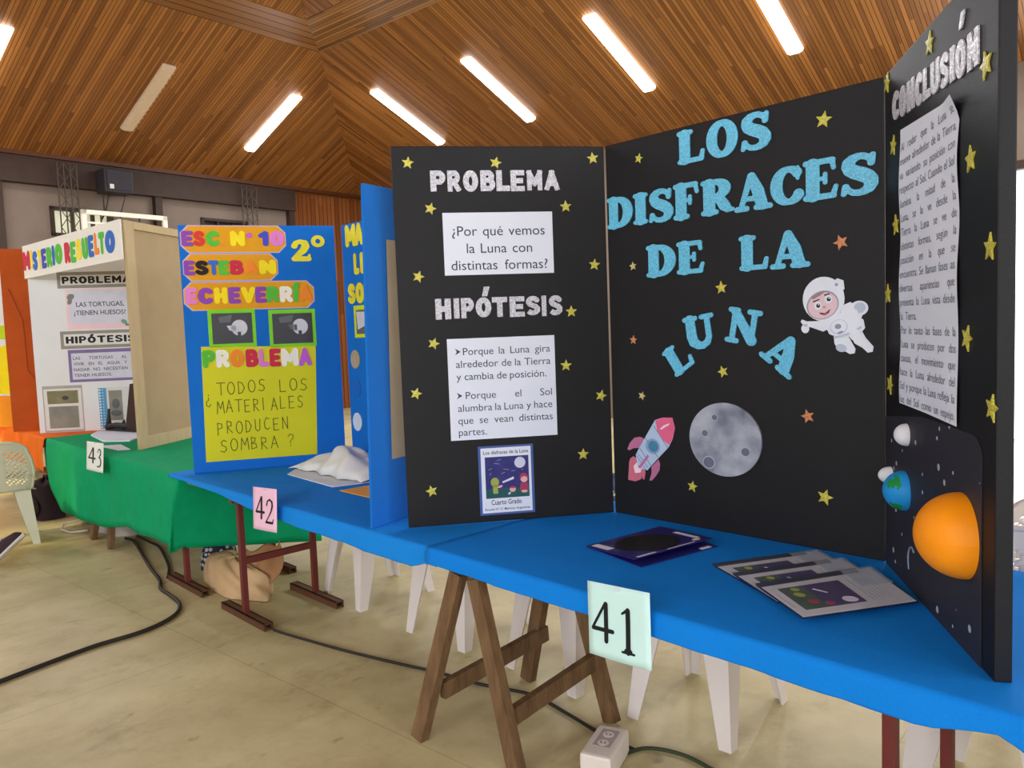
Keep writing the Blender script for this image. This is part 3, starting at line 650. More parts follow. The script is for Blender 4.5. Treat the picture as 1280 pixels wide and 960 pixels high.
def cloth(name, label, u0, u1, v0, v1, zt, hem, m, back=.12, seed=0, left=0, right=0, waves=5, amp=.012, solid=.0025):
    """a sheet laid over the table: hangs `hem(u)` low at the front, `back` behind, left/right lengths over the ends"""
    rnd = random.Random(seed)
    ph = [rnd.uniform(0, 6) for _ in range(6)]
    L = u1-u0
    q = MB(TBL); RR = .018
    us = []
    nl, nr = (10 if left else 0), (12 if right else 0)
    for k in range(nl): us.append((-left*(1-k/nl), True))
    nu = max(30, int(L/.04))
    for k in range(nu+1): us.append((L*k/nu, False))
    for k in range(nr): us.append((L+right*(k+1)/nr, True))
    fr = [1, .9, .8, .7, .6, .5, .4, .3, .2, .1, 0]        # share of the front drop
    vs_ = [('f', x) for x in fr]+[('r', x) for x in (75, 60, 45, 30, 15)]+[('t', k/14) for k in range(15)]+[('b', x) for x in (.1, .4, .7, 1)]
    P = []
    for kind, x in vs_:
        for s, _ in us:
            uc = min(max(s, 0), L); du = (s-L) if s > L else (s if s < 0 else 0)
            u = u0+uc; z = zt; dv = 0
            if kind == 't': v = v0+RR+(v1-v0-RR)*x
            elif kind == 'f': v = v0; dv = RR+x*(zt-hem(u)-RR)
            elif kind == 'r': v = v0+RR*(1-math.sin(math.radians(x))); dv = RR*(1-math.cos(math.radians(x)))
            else: v = v1; dv = x*back
            w = math.sin(u*waves*2+ph[0])+.6*math.sin(u*waves*4.7+ph[1])+.35*math.sin(u*waves*11+ph[2])
            drop = dv; gd = min(1, dv/.12)
            if kind == 'f': v -= amp*(1.1+w*.8)*gd
            if kind == 'b': v += .006
            if kind == 't':
                z += .0004*math.sin(u*23+ph[3])*math.sin(v*17+ph[4])
            z -= dv
            if du:
                d2 = abs(du); sg = 1 if du > 0 else -1
                wv = math.sin(v*11+ph[5])*.6+math.sin(v*27+ph[1])*.3
                u += sg*(.006+.012*(1+wv)*min(1, d2/.2))
                d2 = d2*((.74+.26*x) if kind == 't' else (.74 if kind in 'fr' else 1)); z -= d2
                if kind in 'fr':                                   # corner fold
                    z = zt-max(dv, d2)*.98; z = max(z, hem(u1)-.02); v -= .5*min(dv, d2)*.35; u += sg*.25*min(dv, d2)*.3
                if kind == 'b': z = zt-max(dv, d2)
                z = max(z, .03+.01*math.sin(v*9))
            P.append((u, v, z))
    n = len(us); F = []
    for j in range(len(vs_)-1):
        for i in range(n-1): F.append((j*n+i, j*n+i+1, (j+1)*n+i+1, (j+1)*n+i))
    q.add(P, F, m, None, True)
    return tag(q.build(name, origin=tw((u0+u1)/2, v0, zt), solid=solid, soff=0), label, 'tablecloth')
def interp(tab):
    def f(u):
        if u <= tab[0][0]: return tab[0][1]
        for (a, x), (b, y) in zip(tab[:-1], tab[1:]):
            if u <= b: return x+(y-x)*(u-a)/(b-a)
        return tab[-1][1]
    return f
cloth('tablecloth', 'bright blue cloth on the long table of stand 41, under the black board', -2.37, 1.5, 1.79, 2.82, .748,
      interp([(-2.38, .69), (-2.2, .686), (-1.9, .683), (-1.13, .677), (-.86, .669), (-.57, .67), (-.44, .70), (-.38, .675), (-.3, .62), (0, .6)]), BLUE, seed=3, amp=.008)
cloth('tablecloth', 'blue cloth on the table of stand 42 with its corner folded down', -5.02, -2.31, 1.80, 2.81, .744,
      interp([(-5.1, .735), (-4.8, .727), (-4.28, .71), (-3.8, .677), (-3.46, .667), (-2.77, .655), (-2.46, .652), (-2.38, .68)]), BLUE2, seed=5, amp=.008)
cloth('tablecloth', 'green cloth hanging low over the table of stand 43', -7.98, -4.90, 1.815, 2.77, .7402,
      interp([(-7.98, .46), (-7.9, .33), (-7.6, .13), (-7.0, .15), (-6.4, .17), (-5.9, .26), (-5.6, .25), (-5.2, .27), (-4.9, .27)]), GREEN, seed=8, amp=.014, waves=1.3, right=.62, back=.4)
# wooden sawhorses
def sawhorse(label, u, v0, v1, feet, tops, rails, group='wooden sawhorses'):
    r = thing('sawhorse', label, 'trestle', tw(u, (v0+v1)/2, 0), group)
    q = MB(TBL); q.box(u-.045, u+.045, v0, v1, .63, .699, OLDWOOD, bev=.005); q.build('top_beam', r)
    for f, t in zip(feet, tops):
        q = MB(TBL); q.beam((f[0], f[1], .004), (t[0], t[1], .66), .062, .04, OLDWOOD, up=(0, 1, 0)); q.build('leg', r)
    for a, b in rails:
        q = MB(TBL); q.beam(a, b, .03, .066, OLDWOOD); q.build('rail', r)
    return r
sawhorse('weathered wooden sawhorse carrying the left end of the long table', -2.185, 1.86, 2.42,
         [(-2.38, 1.73), (-1.925, 1.815), (-2.42, 2.37), (-1.90, 2.32)], [(-2.235, 1.84), (-2.135, 1.84), (-2.235, 2.35), (-2.135, 2.35)],
         [((-2.315, 1.80, .19), (-2.325, 2.40, .235)), ((-1.995, 1.86, .17), (-1.985, 2.36, .235))])
sawhorse('dark wooden sawhorse half hidden below the hem of the green cloth', -6.62, 1.92, 2.5,
         [(-6.39, 1.83), (-6.84, 1.83), (-6.40, 2.5), (-6.85, 2.5)], [(-6.56, 1.93), (-6.68, 1.93), (-6.56, 2.45), (-6.68, 2.45)],
         [((-6.45, 1.88, .2), (-6.45, 2.5, .2)), ((-6.79, 1.88, .2), (-6.79, 2.5, .2))])
# red steel trestles: two posts, a crossbar, a foot under each post
def steel_trestle(label, u, va, vb, foot=.27, zbar=.33, fa=0, h=.70):
    r = thing('steel_trestle', label, 'trestle', tw(u, (va+vb)/2, 0), 'red steel trestles')
    for v in (va, vb):
        q = MB(TBL); q.box(u-.016, u+.016, v-.016, v+.016, .04, h, RED, bev=.003); q.build('post', r)
        q = MB(TBL)
        q.box(u-foot, u+foot, v-.026, v-.018, .002, .042, REDBROWN); q.box(u-foot, u+foot, v-.026, v+.026, .034, .042, REDBROWN); q.box(u-foot, u+foot, v+.018, v+.026, .002, .042, REDBROWN)
        q.build('foot', r)
    q = MB(TBL); q.box(u-.014, u+.014, va, vb, zbar-.018, zbar+.018, RED); q.build('crossbar', r)
    q = MB(TBL); q.box(u-.02, u+.02, va-.05, vb+.05, h-.03, h-.001, RED); q.build('top_bar', r)
    return r
steel_trestle('red steel trestle standing clear below sign 42', -4.15, 1.86, 2.30)
steel_trestle('red steel trestle beside the brown paper bag at the green cloth', -4.975, 1.86, 2.45)
steel_trestle('red steel trestle under the right end of the long table', -.70, 1.93, 2.36, zbar=.16)
# ------------------------------------------------------------------ number signs pinned to the cloths
INK = mat('printed_ink', (26, 30, 34), .6, .2, .02)
def sign(label, u0, u1, zb, zt, paper, digits, du=0, hgt=.105, sk=0, boxes=None):
    q = MB(TBL)
    v = 1.757
    def surf(x, y):
        u = u0+(u1-u0)*x; z = zb+(zt-zb)*y-sk*x*(1)
        return Vector((u+du*(1-y), v+.012*y-.010*(1-y)**2*math.sin(x*3)+.006*math.sin(x*3.1)*(1-y), z))
    q.grid(surf, 10, 10, paper)
    # digits ride just in front of the sheet
    W, Hh = u1-u0, zt-zb
    for ch, (x0, x1, y0, y1) in zip(digits, boxes):
        me, a, b, c, d = glyph(ch)
        P = []
        for vt in me.vertices:
            x = x0+(vt.co.x-a)/(b-a)*(x1-x0); y = y0+(vt.co.y-c)/(d-c)*(y1-y0)
            p = surf(x, y); p.y -= .0022-(.0008 if vt.co.z < 0 else 0); P.append(tuple(p))
        q.add(P, [list(p.vertices) for p in me.polygons], INK)
    o = q.build('number_sign', origin=tw((u0+u1)/2, v, zb), solid=.0006, soff=0)
    tag(o, label, 'sign', 'number signs on the cloths')
    k = MB(TBL); p = surf(.52, .965); k.ell(0, 0, .006, .006, 0, .006, mat('pin_head', (215, 225, 225), .3, .5), T(p.x, p.y-.001, p.z) @ RX(90), 12); pn = k.build('pin', o)
    return o
sign('pale green paper sign numbered 41 on the hem of the blue cloth', -1.53, -1.298, .578, .80, mat('mint_paper', (202, 238, 234), .8, .2, .02), ('n4', 'n1'), .01, sk=-.012,
     boxes=[(.06, .43, .20, .76), (.55, .76, .12, .74)])
sign('pink paper sign numbered 42 on the blue cloth', -3.77, -3.515, .603, .818, mat('pink_paper', (240, 196, 220), .8, .2, .02), ('n4', 'n2'), .0, sk=-.018,
     boxes=[(.12, .50, .25, .80), (.55, .88, .18, .76)])
sign('white paper sign numbered 43 on the green cloth', -6.58, -6.17, .61, .832, mat('white_paper', (232, 236, 232), .8, .2, .02), ('n4', 'n3'), -.02, sk=-.015,
     boxes=[(.12, .56, .26, .82), (.66, .9, .16, .8)])
# ------------------------------------------------------------------ stand 41: the black three-leaf board
BLACK = mat('black_nonwoven', (18, 18, 21), .55, .3, .1, 5, .12, 350)
BLACKC = mat('black_card', (36, 35, 42), .8, .25, .08, 30)
SILVER = glitter('silver_glitter', (196, 196, 206), .62, 1.35)
TURQ = glitter('turquoise_glitter', (96, 186, 222), .78, 1.3)
TURQ_EDGE = mat('turquoise_foam', (40, 120, 170), .7)
STARY = glitter('yellow_glitter', (198, 190, 70), .72, 1.3)
STARO = glitter('copper_glitter', (206, 132, 84), .72, 1.25)
STARP = glitter('pale_gold_glitter', (206, 190, 124), .75, 1.2)
PAPER = mat('white_sheet', (226, 232, 246), .8, .2, .02, 4)
PRINT = mat('grey_print', (66, 72, 84), .7, .1, .02)
SKYP = mat('print_night_sky', (58, 58, 118), .6, .2, .2, 30)
GRASSP = mat('print_dark_grass', (44, 92, 92), .6, .2, .15, 30)
b41 = thing('display_board', 'tall black three leaf board titled LOS DISFRACES DE LA LUNA', 'display board', (.35, 2.9, .75))
ZB = .75
pL, pF1, pF2, pR = (-.461, 3.242), (.434, 3.386), (1.233, 2.556), (1.052, 1.679)
BH = 1.591
FL, WL = panel_frame(pL, pF1, ZB); FC, WC = panel_frame(pF1, pF2, ZB); FR, WR = panel_frame(pR, pF2, ZB)
FR, WR = panel_frame(pF2, pR, ZB)
def rounded_panel(F, x0, x1, h, th, m, parent, bev=.004):
    q = MB(F); q.box(x0, x1, 0, h, -th, 0, m, bev=bev); return q.build('panel', parent)
panL = rounded_panel(FL, 0, WL-.004, BH, .016, BLACK, b41)
panC = rounded_panel(FC, .003, WC-.003, BH, .016, BLACK, b41)
panR = rounded_panel(FR, .004, WR, BH, .037, BLACK, b41)
dz = ZB-.74      # measured heights are from the table board
def star(F, parent, x, y, r, m, rot=0):
    q = MB(F); y -= dz
    P = star_pts(x, y, r, rot); n = 10
    V = [(px, py, .0005) for px, py in P]+[(px, py, .004) for px, py in P]+[(x, y, .0055)]
    q.add(V, [(i, (i+1) % n, n+(i+1) % n, n+i) for i in range(n)]+[(n+i, n+(i+1) % n, 2*n) for i in range(n)], m)
    return q.build('star', parent)
for k, (x, y) in enumerate([(.067, 1.533), (.432, 1.532), (.852, 1.55), (.151, 1.346), (.727, 1.348), (.846, 1.099), (.089, 1.067), (.737, .901), (.14, .787), (.706, .67), (.057, .58), (.858, .531), (.77, .278), (.104, .162)]):
    star(FL, panL, x, y, .0262, STARY, random.uniform(-22, 22))
for x, y, r, m in [(.179, 1.517, .021, STARY), (.954, 1.507, .03, STARY), (.136, 1.08, .019, STARP), (1.01, 1.088, .027, STARO), (.551, .964, .026, STARY), (.128, .77, .02, STARO), (.552, .642, .024, STARY), (.165, .534, .019, STARP), (.888, .487, .026, STARO), (.404, .175, .024, STARY), (.948, .203, .03, STARY)]:
    star(FC, panC, x, y, r, m, random.uniform(-22, 22))
for x, y in [(.041, 1.568), (.453, 1.55), (.832, 1.375), (.109, 1.359), (.745, 1.19), (.135, 1.113), (.861, .977), (.02, .904), (.728, .775), (.066, .613), (.877, .624)]:
    if x == .02: x = .045
    star(FR, panR, x, y, .033, STARY, random.uniform(-22, 22))
# silver headings
def heading(F, parent, word, xs, y0, y1, m, dep=.004, off=.055, tilt=0, acc=None):
    """one cut-out letter per (x0, x1)"""
    xm = (xs[0][0]+xs[-1][1])/2
    for ch, (x0, x1) in zip(word, xs):
        q = MB(F); dy = tilt*((x0+x1)/2-xm)-dz
        letter_box(q, ch, x0, x1, y0+dy+random.uniform(-.003, .003), y1+dy, .0006, dep, m, off); q.build('letter', parent)
hx = [.156, .219, .227, .284, .292, .355, .365, .427, .432, .489, .493, .552, .56, .631, .636, .704]
heading(FL, panL, 'PROBLEMA', list(zip(hx[::2], hx[1::2])), 1.415, 1.501, SILVER, off=.075)
hx = [.154, .219, .231, .254, .262, .316, .324, .39, .394, .459, .469, .533, .54, .6, .608, .628, .64, .698]
heading(FL, panL, 'HIPOTESIS', list(zip(hx[::2], hx[1::2])), .888, .973, SILVER, off=.075)
q = MB(FL); q.prism([(.352, .978-dz), (.374, .978-dz), (.386, 1.018-dz), (.362, 1.018-dz)], .0006, .0046, SILVER); q.build('accent', panL)
hx = [.106+.0862*k for k in range(8)]
cx = [(.106, .178), (.186, .258), (.27, .342), (.352, .412), (.422, .50), (.508, .58), (.588, .622), (.634, .706), (.716, .797)]
heading(FR, panR, 'CONCLUSION', [(.106, .172), (.18, .246), (.255, .326), (.335, .398), (.405, .46), (.468, .534), (.542, .604), (.612, .642), (.65, .715), (.724, .797)], 1.409, 1.495, SILVER, off=.075, tilt=-.065)
q = MB(FR); q.prism([(.672, 1.505-dz), (.69, 1.505-dz), (.708, 1.542-dz), (.686, 1.542-dz)], .0006, .0046, SILVER); q.build('accent', panR)
# turquoise title, chunky slab letters
for ch, x0, x1, y0, y1 in [('L', .367, .491, 1.455, 1.591), ('O', .499, .632, 1.455, 1.594), ('S', .644, .763, 1.455, 1.593), ('D', .008, .143, 1.246, 1.385), ('I', .146, .22, 1.248, 1.383), ('S', .226, .343, 1.247, 1.383), ('F', .344, .461, 1.241, 1.391), ('R', .47, .614, 1.242, 1.384), ('A', .613, .767, 1.239, 1.38), ('C', .758, .884, 1.242, 1.377), ('E', .88, 1.004, 1.239, 1.387), ('S', 1.012, 1.135, 1.238, 1.379), ('D', .206, .35, 1.026, 1.164), ('E', .354, .481, 1.027, 1.163), ('L', .629, .748, 1.02, 1.156), ('A', .753, .904, 1.017, 1.154)]:
    q = MB(FC); glyph_box(q, ch, x0, x1, y0-dz-.004, y1-dz-.004, .0006, .005, TURQ); q.build('letter', panC)
for ch, (cx_, cy_), w, h, rot in [('L', (.352, .695), .115, .128, 34), ('U', (.452, .799), .142, .140, 8), ('N', (.643, .813), .142, .135, -10), ('A', (.802, .712), .155, .135, -38)]:
    q = MB(FC @ T(cx_, cy_-dz, 0) @ RZ(rot)); glyph_box(q, ch, -w/2, w/2, -h/2, h/2, .0006, .005, TURQ); q.build('letter', panC)
# printed sheets
def sheet(F, parent, x0, x1, y0, y1, m, skew=0, name='paper_sheet', th=.0012):
    q = MB(F); y0 -= dz; y1 -= dz
    q.box(x0, x1, y0, y1, .0004, th, m); return q
q = sheet(FL, panL, .20, .667, 1.069, 1.328, PAPER)
for s, a, b, y in [('¿Por qué vemos', .237, .632, 1.232), ('la Luna con', .296, .575, 1.160), ('distintas formas?', .229, .640, 1.090)]:
    just(q, s, a, b, y-dz, .058, PRINT, .0016, sx=1.04)
q.build('paper_sheet', panL)
q = sheet(FL, panL, .196, .6585, .371, .803, PAPER)
for s, a, b, y in [('Porque la Luna gira', .262, .638, .733), ('alrededor de la Tierra', .23, .638, .680), ('y cambia de posición.', .23, .618, .627), ('Porque el Sol', .266, .640, .546), ('alumbra la Luna y hace', .231, .640, .493), ('que se vean distintas', .23, .640, .440), ('partes.', .23, .347, .390)]:
    just(q, s, a, b, y-dz, .044, PRINT, .0016, sx=1.04)
for y in (.748, .561): q.prism([(.228, y-dz+.014), (.252, y-dz), (.228, y-dz-.014), (.236, y-dz)], .0012, .0016, PRINT)
q.build('paper_sheet', panL)
# small printed picture: children and a telescope under the moon
q = MB(FL); x0, y0, x1, y1 = .308, .039-dz, .548, .339-dz
BORD = mat('print_blue_border', (72, 96, 160), .6)
q.box(x0, x1, y0, y1, .0004, .0012, BORD); q.box(x0+.011, x1-.011, y0+.009, y1-.009, .0012, .0015, PAPER)
put_text(q, 'Los disfraces de la Luna', (x0+x1)/2, y1-.036, .022, PRINT, .0018, .012, width=.196, align='C')
q.box(x0+.028, x1-.022, y0+.072, y1-.048, .0015, .0018, SKYP); q.box(x0+.028, x1-.022, y0+.072, y0+.112, .0018, .002, GRASSP)
q.ell(x1-.06, y1-.078, .024, .024, .0018, .0022, mat('print_moon', (206, 210, 232), .6))
CH1, CH2, SKN, WHT = mat('print_green_yellow', (160, 172, 80), .6), mat('print_crimson', (170, 62, 92), .6), mat('print_skin', (226, 176, 176), .6), mat('print_white', (218, 218, 236), .6)
q.ell(x0+.068, y0+.142, .018, .02, .002, .0024, CH1); q.prism([(x0+.058, y0+.13), (x0+.078, y0+.13), (x0+.082, y0+.092), (x0+.06, y0+.092)], .002, .0024, CH1); q.ell(x0+.09, y0+.122, .012, .005, .002, .0024, SKN, rot=15)
q.prism([(x0+.1, y0+.143), (x0+.15, y0+.162), (x0+.152, y0+.152), (x0+.103, y0+.136)], .002, .0024, WHT)
q.ell(x0+.195, y0+.155, .018, .02, .002, .0024, CH2); q.ell(x0+.196, y0+.147, .015, .013, .0024, .0026, SKN); q.prism([(x0+.18, y0+.132), (x0+.212, y0+.132), (x0+.214, y0+.1), (x0+.176, y0+.1)], .002, .0024, CH2)
q.ell(x0+.196, y0+.095, .014, .006, .002, .0024, SKN)
q.ell(x0+.145, y0+.107, .013, .012, .002, .0024, SKN); q.ell(x0+.145, y0+.116, .012, .005, .0024, .0026, CH2); q.ell(x0+.13, y0+.09, .007, .004, .002, .0024, WHT, rot=40)
for a, b, w, r in [(.05, .2, .02, 25), (.08, .222, .028, -10), (.12, .195, .03, -8), (.105, .18, .022, 20), (.15, .187, .018, 5), (.05, .178, .012, 60), (.19, .19, .01, 0), (.09, .238, .022, 15)]:
    q.ell(x0+a, y0+b, w/2, .0016, .0018, .002, mat('print_cloud', (132, 136, 184), .6), rot=r)
put_text(q, 'Cuarto Grado', (x0+x1)/2-.004, y0+.044, .03, PRINT, .0018, .014, width=.132, align='C')
put_text(q, 'Escuela N° 51 Malvinas Argentinas', (x0+x1)/2, y0+.02, .014, PRINT, .0018, .012, width=.196, align='C')
q.build('picture', panL)
# the long conclusion sheet, buckled a little
q = MB(FR)
def csurf(x, y):
    z = .0012+.005*(.5+.5*math.sin(y*17+.6))*abs(x-.5)*2
    if x > .75 and y > .93: z += .22*((x-.75)*(y-.93))*6
    X = .182+.49*x+.003*math.sin(y*21)*(x > .9); Y0 = .566-.01*x; Y1 = 1.389-.03*x-.0*x
    return Vector((X, Y0+(Y1-Y0)*y-dz, z))
q.grid(csurf, 14, 40, PAPER)
lines = ['Al rodar que la Luna se', 'mueve alrededor de la Tierra,', 'va variando su posición con', 'respecto al Sol. Cuando el Sol', 'ilumina la mitad de la', 'Luna, se la ve desde la', 'Tierra la Luna se ve de', 'distintas formas, según la', 'posición en la que se', 'encuentra. Se llaman fases las', 'diversas apariencias que', 'presenta la Luna vista desde', 'la Tierra.', 'Por lo tanto las fases de la', 'Luna se producen por dos', 'causas, el movimiento que', 'hace la Luna alrededor del', 'Sol y porque la Luna refleja la', 'luz del Sol como un espejo.']
for k, s in enumerate(lines):
    y = 1.352-.0418*k-dz-.03; tl = MB()
    just(tl, s, .012, .475 if s not in ('la Tierra.',) else .16, 0, .034, PRINT, 0, sx=1.1)
    P = []
    for p in tl.v:
        xx = p.x/.49; c = csurf(xx, (y+p.y-.566+dz+.01*xx)/(.823-.02*xx)); P.append((c.x, c.y, c.z+.0012))
    q.add(P, tl.f, mat('faded_print', (128, 134, 148), .7))
q.build('paper_sheet', panR)
# grey moon
def moon_mat():
    m, nt, b = new_mat('moon_print'); L = nt.links
    tc = nd(nt, 'ShaderNodeTexCoord'); n = nd(nt, 'ShaderNodeTexNoise'); n.inputs['Scale'].default_value = 9; n.inputs['Detail'].default_value = 7; L.new(tc.outputs['Object'], n.inputs['Vector'])
    r = nd(nt, 'ShaderNodeValToRGB'); e = r.color_ramp.elements; e[0].position = .32; e[0].color = lin((96, 100, 122)); e[1].position = .68; e[1].color = lin((176, 182, 194)); L.new(n.outputs['Fac'], r.inputs[0])
    v = nd(nt, 'ShaderNodeTexVoronoi', feature='DISTANCE_TO_EDGE'); v.inputs['Scale'].default_value = 13; L.new(tc.outputs['Object'], v.inputs['Vector'])
    lt = nd(nt, 'ShaderNodeMapRange'); lt.inputs[1].default_value = .0; lt.inputs[2].default_value = .05; lt.inputs[3].default_value = 0; lt.inputs[4].default_value = 0; L.new(v.outputs['Distance'], lt.inputs[0])
    mx = nd(nt, 'ShaderNodeMix', data_type='RGBA'); mx.inputs[7].default_value = lin((180, 186, 200)); L.new(lt.outputs[0], mx.inputs[0]); L.new(r.outputs[0], mx.inputs[6]); L.new(mx.outputs[2], b.inputs['Base Color'])
    b.inputs['Roughness'].default_value = .6; return m
MOON = moon_mat()
q = MB(FC); mx_, my_ = .5565, .378-dz
q.ell(mx_, my_, .1565, .1435, .0006, .010, MOON, n=64)
CR = mat('print_crater', (104, 108, 128), .6, var=.15, scale=30); CR2 = mat('print_crater_rim', (170, 176, 190), .6)
for a, b, r in [(-.07, -.095, .028), (-.085, .02, .016), (.09, -.04, .02), (-.04, .085, .014)]:
    q.ell(mx_+a, my_+b, r, r*.92, .010, .0104, CR2, n=24); q.ell(mx_+a, my_+b, r*.84, r*.76, .0104, .0108, CR, n=24)
q.build('moon_cutout', panC)
# rocket
q = MB(FC @ T(0, -dz, 0))
P1, P2, P3 = mat('print_pink', (226, 100, 140), .55), mat('print_mauve', (186, 112, 150), .55), mat('print_rose', (206, 110, 132), .55)
HUL, HUL2, TEAL, PALE = mat('print_hull', (176, 198, 224), .55), mat('print_hull_line', (96, 120, 150), .55), mat('print_teal', (66, 130, 164), .55), mat('print_pale_pink', (240, 214, 222), .55)
rk = lambda pts: [(.08+(x-165)/605*.247, .165+(850-y)/700*.262+(.0006*(x-165)*.06)) for x, y in pts]
q.prism(rk([(165, 850), (185, 640), (200, 600), (240, 575), (290, 600), (380, 700), (392, 760), (375, 845), (350, 830), (350, 800), (330, 840), (260, 865)]), .0006, .0018, P3)
q.prism(rk([(260, 770), (240, 690), (290, 640), (350, 700), (330, 760)]), .0018, .0022, PALE)
q.prism(rk([(165, 490), (200, 420), (260, 360), (330, 350), (385, 370), (330, 480), (250, 480), (190, 505)]), .0006, .0018, P2)
q.prism(rk([(440, 850), (470, 760), (470, 690), (560, 610), (578, 660), (570, 730), (520, 800), (470, 850)]), .0006, .0018, P2)
q.prism(rk([(320, 480), (530, 165), (620, 140), (740, 145), (770, 260), (740, 380), (690, 470), (470, 680), (420, 735), (300, 700), (275, 560)]), .0018, .003, HUL)
q.prism(rk([(535, 170), (620, 140), (740, 145), (770, 260), (740, 380), (695, 445), (620, 390), (560, 300)]), .003, .0034, P1)
q.prism(rk([(590, 265), (640, 225), (710, 205), (700, 225), (650, 250), (600, 275)]), .0034, .0037, PALE)
for a, b in [((515, 230), (680, 480)), ((330, 480), (465, 680)), ((300, 540), (430, 700)), ((285, 565), (400, 725)), ((400, 360), (560, 590))]:
    (p, r) = rk([a]), rk([b]); q.beam((p[0][0], p[0][1], .0033), (r[0][0], r[0][1], .0033), .0025, .0006, HUL2)
c = rk([(495, 460)])[0]; q.ell(c[0], c[1], .036, .033, .003, .0034, mat('print_ring', (140, 160, 196), .55)); q.ell(c[0]+.003, c[1], .025, .024, .0034, .0038, TEAL)
q.prism(rk([(300, 700), (430, 550), (445, 580), (330, 715)]), .0034, .0038, P2)
q.build('rocket_cutout', panC)
# astronaut
q = MB(FC @ T(0, -dz, 0))
AW, AS, AG, AK, SK2, BLK, RDM = mat('print_suit_white', (226, 232, 246), .55), mat('print_suit_shade', (186, 196, 218), .55), mat('print_suit_line', (140, 150, 176), .55), mat('print_visor', (160, 150, 170), .55), mat('print_face', (226, 196, 204), .55), mat('print_dark', (40, 34, 40), .55), mat('print_red_mouth', (186, 66, 84), .55)
# px of the printed figure -> metres on the panel
aw = lambda x, y: (.874+(x-903)/182*.145+(y-150)*.00004, .976-(y-57)/362*.268-(x-990)*.0000)
def ae(x, y, rx, ry, z0, z1, m, rot=0): cx, cy = aw(x, y); q.ell(cx, cy, rx*.00079, ry*.00074, z0, z1, m, n=30, rot=rot)
def ap(pts, z0, z1, m): q.prism([aw(*p) for p in pts], z0, z1, m)
ae(1145, 210, 38, 34, .0006, .0016, AW); ae(1148, 208, 24, 24, .0016, .002, AS); ap([(1060, 200), (1110, 180), (1165, 220), (1150, 260), (1080, 270)], .0006, .0018, AW)
ap([(900, 285), (915, 262), (985, 262), (1010, 300), (985, 312), (930, 290)], .0006, .0018, AW); ae(905, 296, 18, 22, .0006, .002, AW, 10); ap([(886, 262), (893, 252), (915, 262), (918, 285), (903, 290)], .0006, .002, AW)
ap([(985, 262), (1090, 215), (1160, 262), (1165, 300), (1140, 330), (1060, 345), (1012, 325)], .0008, .002, AW)
ap([(1030, 335), (1095, 340), (1120, 395), (1115, 415), (1095, 418), (1075, 405), (1045, 395), (1032, 370)], .0006, .002, AW); ap([(1100, 330), (1150, 310), (1165, 345), (1195, 385), (1190, 408), (1170, 412), (1150, 390), (1118, 370)], .0006, .002, AW)
ae(1060, 390, 24, 18, .002, .0024, AS, -15); ae(1100, 400, 15, 17, .002, .0024, AW); ae(1176, 392, 16, 16, .002, .0024, AW)
ap([(1028, 338), (1100, 318), (1150, 290), (1152, 300), (1104, 330), (1032, 346)], .002, .0024, AS)
ae(1112, 238, 30, 24, .002, .0026, AW, 35); ae(1122, 330, 24, 28, .002, .0026, AW, 20)
ae(1055, 292, 38, 34, .002, .0024, AS, 10); ae(1055, 291, 35, 31, .0024, .0026, AW, 10); ae(1052, 290, 14, 12, .0026, .003, AG); ae(1060, 318, 14, 5, .0026, .003, AG, 20)
ae(995, 160, 93, 104, .0018, .0032, AW, 12); ap([(1040, 85), (1062, 68), (1088, 80), (1090, 120), (1072, 132)], .0032, .0042, AW); ae(1057, 97, 7, 7, .0042, .0045, AG)
ae(990, 188, 73, 66, .0032, .0036, AK, 18); ae(991, 190, 67, 60, .0036, .004, SK2, 18)
for x, y in ((970, 190), (1018, 162)): ae(x, y, 17, 19, .004, .0043, AW); ae(x+2, y, 9, 10, .0043, .0046, BLK); ae(x+4, y-4, 3, 3, .0046, .0048, AW)
ae(998, 198, 8, 6, .004, .0043, mat('print_nose', (206, 150, 160), .55)); ap([(972, 222), (1000, 226), (1026, 206), (1016, 226), (1000, 236), (982, 232)], .004, .0043, BLK); ap([(988, 228), (1004, 227), (1016, 216), (1010, 228), (998, 234)], .0043, .0046, RDM)
ap([(948, 168), (978, 158), (980, 163), (950, 174)], .004, .0043, BLK); ap([(1000, 140), (1024, 134), (1026, 139), (1002, 146)], .004, .0043, BLK)
ap([(940, 150), (975, 130), (1010, 122), (985, 142), (950, 160)], .004, .0042, mat('print_hair', (150, 130, 136), .55))
q.build('astronaut_cutout', panC)
# night-sky card with half balls: moons, Earth, Sun
def speck_mat():
    m, nt, b = new_mat('spattered_card'); L = nt.links
    tc = nd(nt, 'ShaderNodeTexCoord'); v = nd(nt, 'ShaderNodeTexVoronoi'); v.inputs['Scale'].default_value = 22; L.new(tc.outputs['Object'], v.inputs['Vector'])
    sp = nd(nt, 'ShaderNodeSeparateColor'); L.new(v.outputs['Color'], sp.inputs[0])
    th = nd(nt, 'ShaderNodeMath', operation='MULTIPLY'); L.new(sp.outputs[0], th.inputs[0]); th.inputs[1].default_value = .22
    lt = nd(nt, 'ShaderNodeMath', operation='LESS_THAN'); L.new(v.outputs['Distance'], lt.inputs[0]); L.new(th.outputs[0], lt.inputs[1])
    mx = nd(nt, 'ShaderNodeMix', data_type='RGBA'); mx.inputs[6].default_value = lin((36, 35, 46)); mx.inputs[7].default_value = lin((176, 178, 190)); L.new(lt.outputs[0], mx.inputs[0]); L.new(mx.outputs[2], b.inputs['Base Color'])
    b.inputs['Roughness'].default_value = .6; return m
q = MB(FR @ T(0, -dz, 0))
pts = [(.015, .011), (.823, .011), (.823, .50)]+[(.823-.055+.055*math.cos(math.radians(a)), .50+.05*math.sin(math.radians(a))) for a in range(0, 91, 15)]+[(.4, .548), (.015, .505)]
q.prism(pts, .0008, .0028, speck_mat())
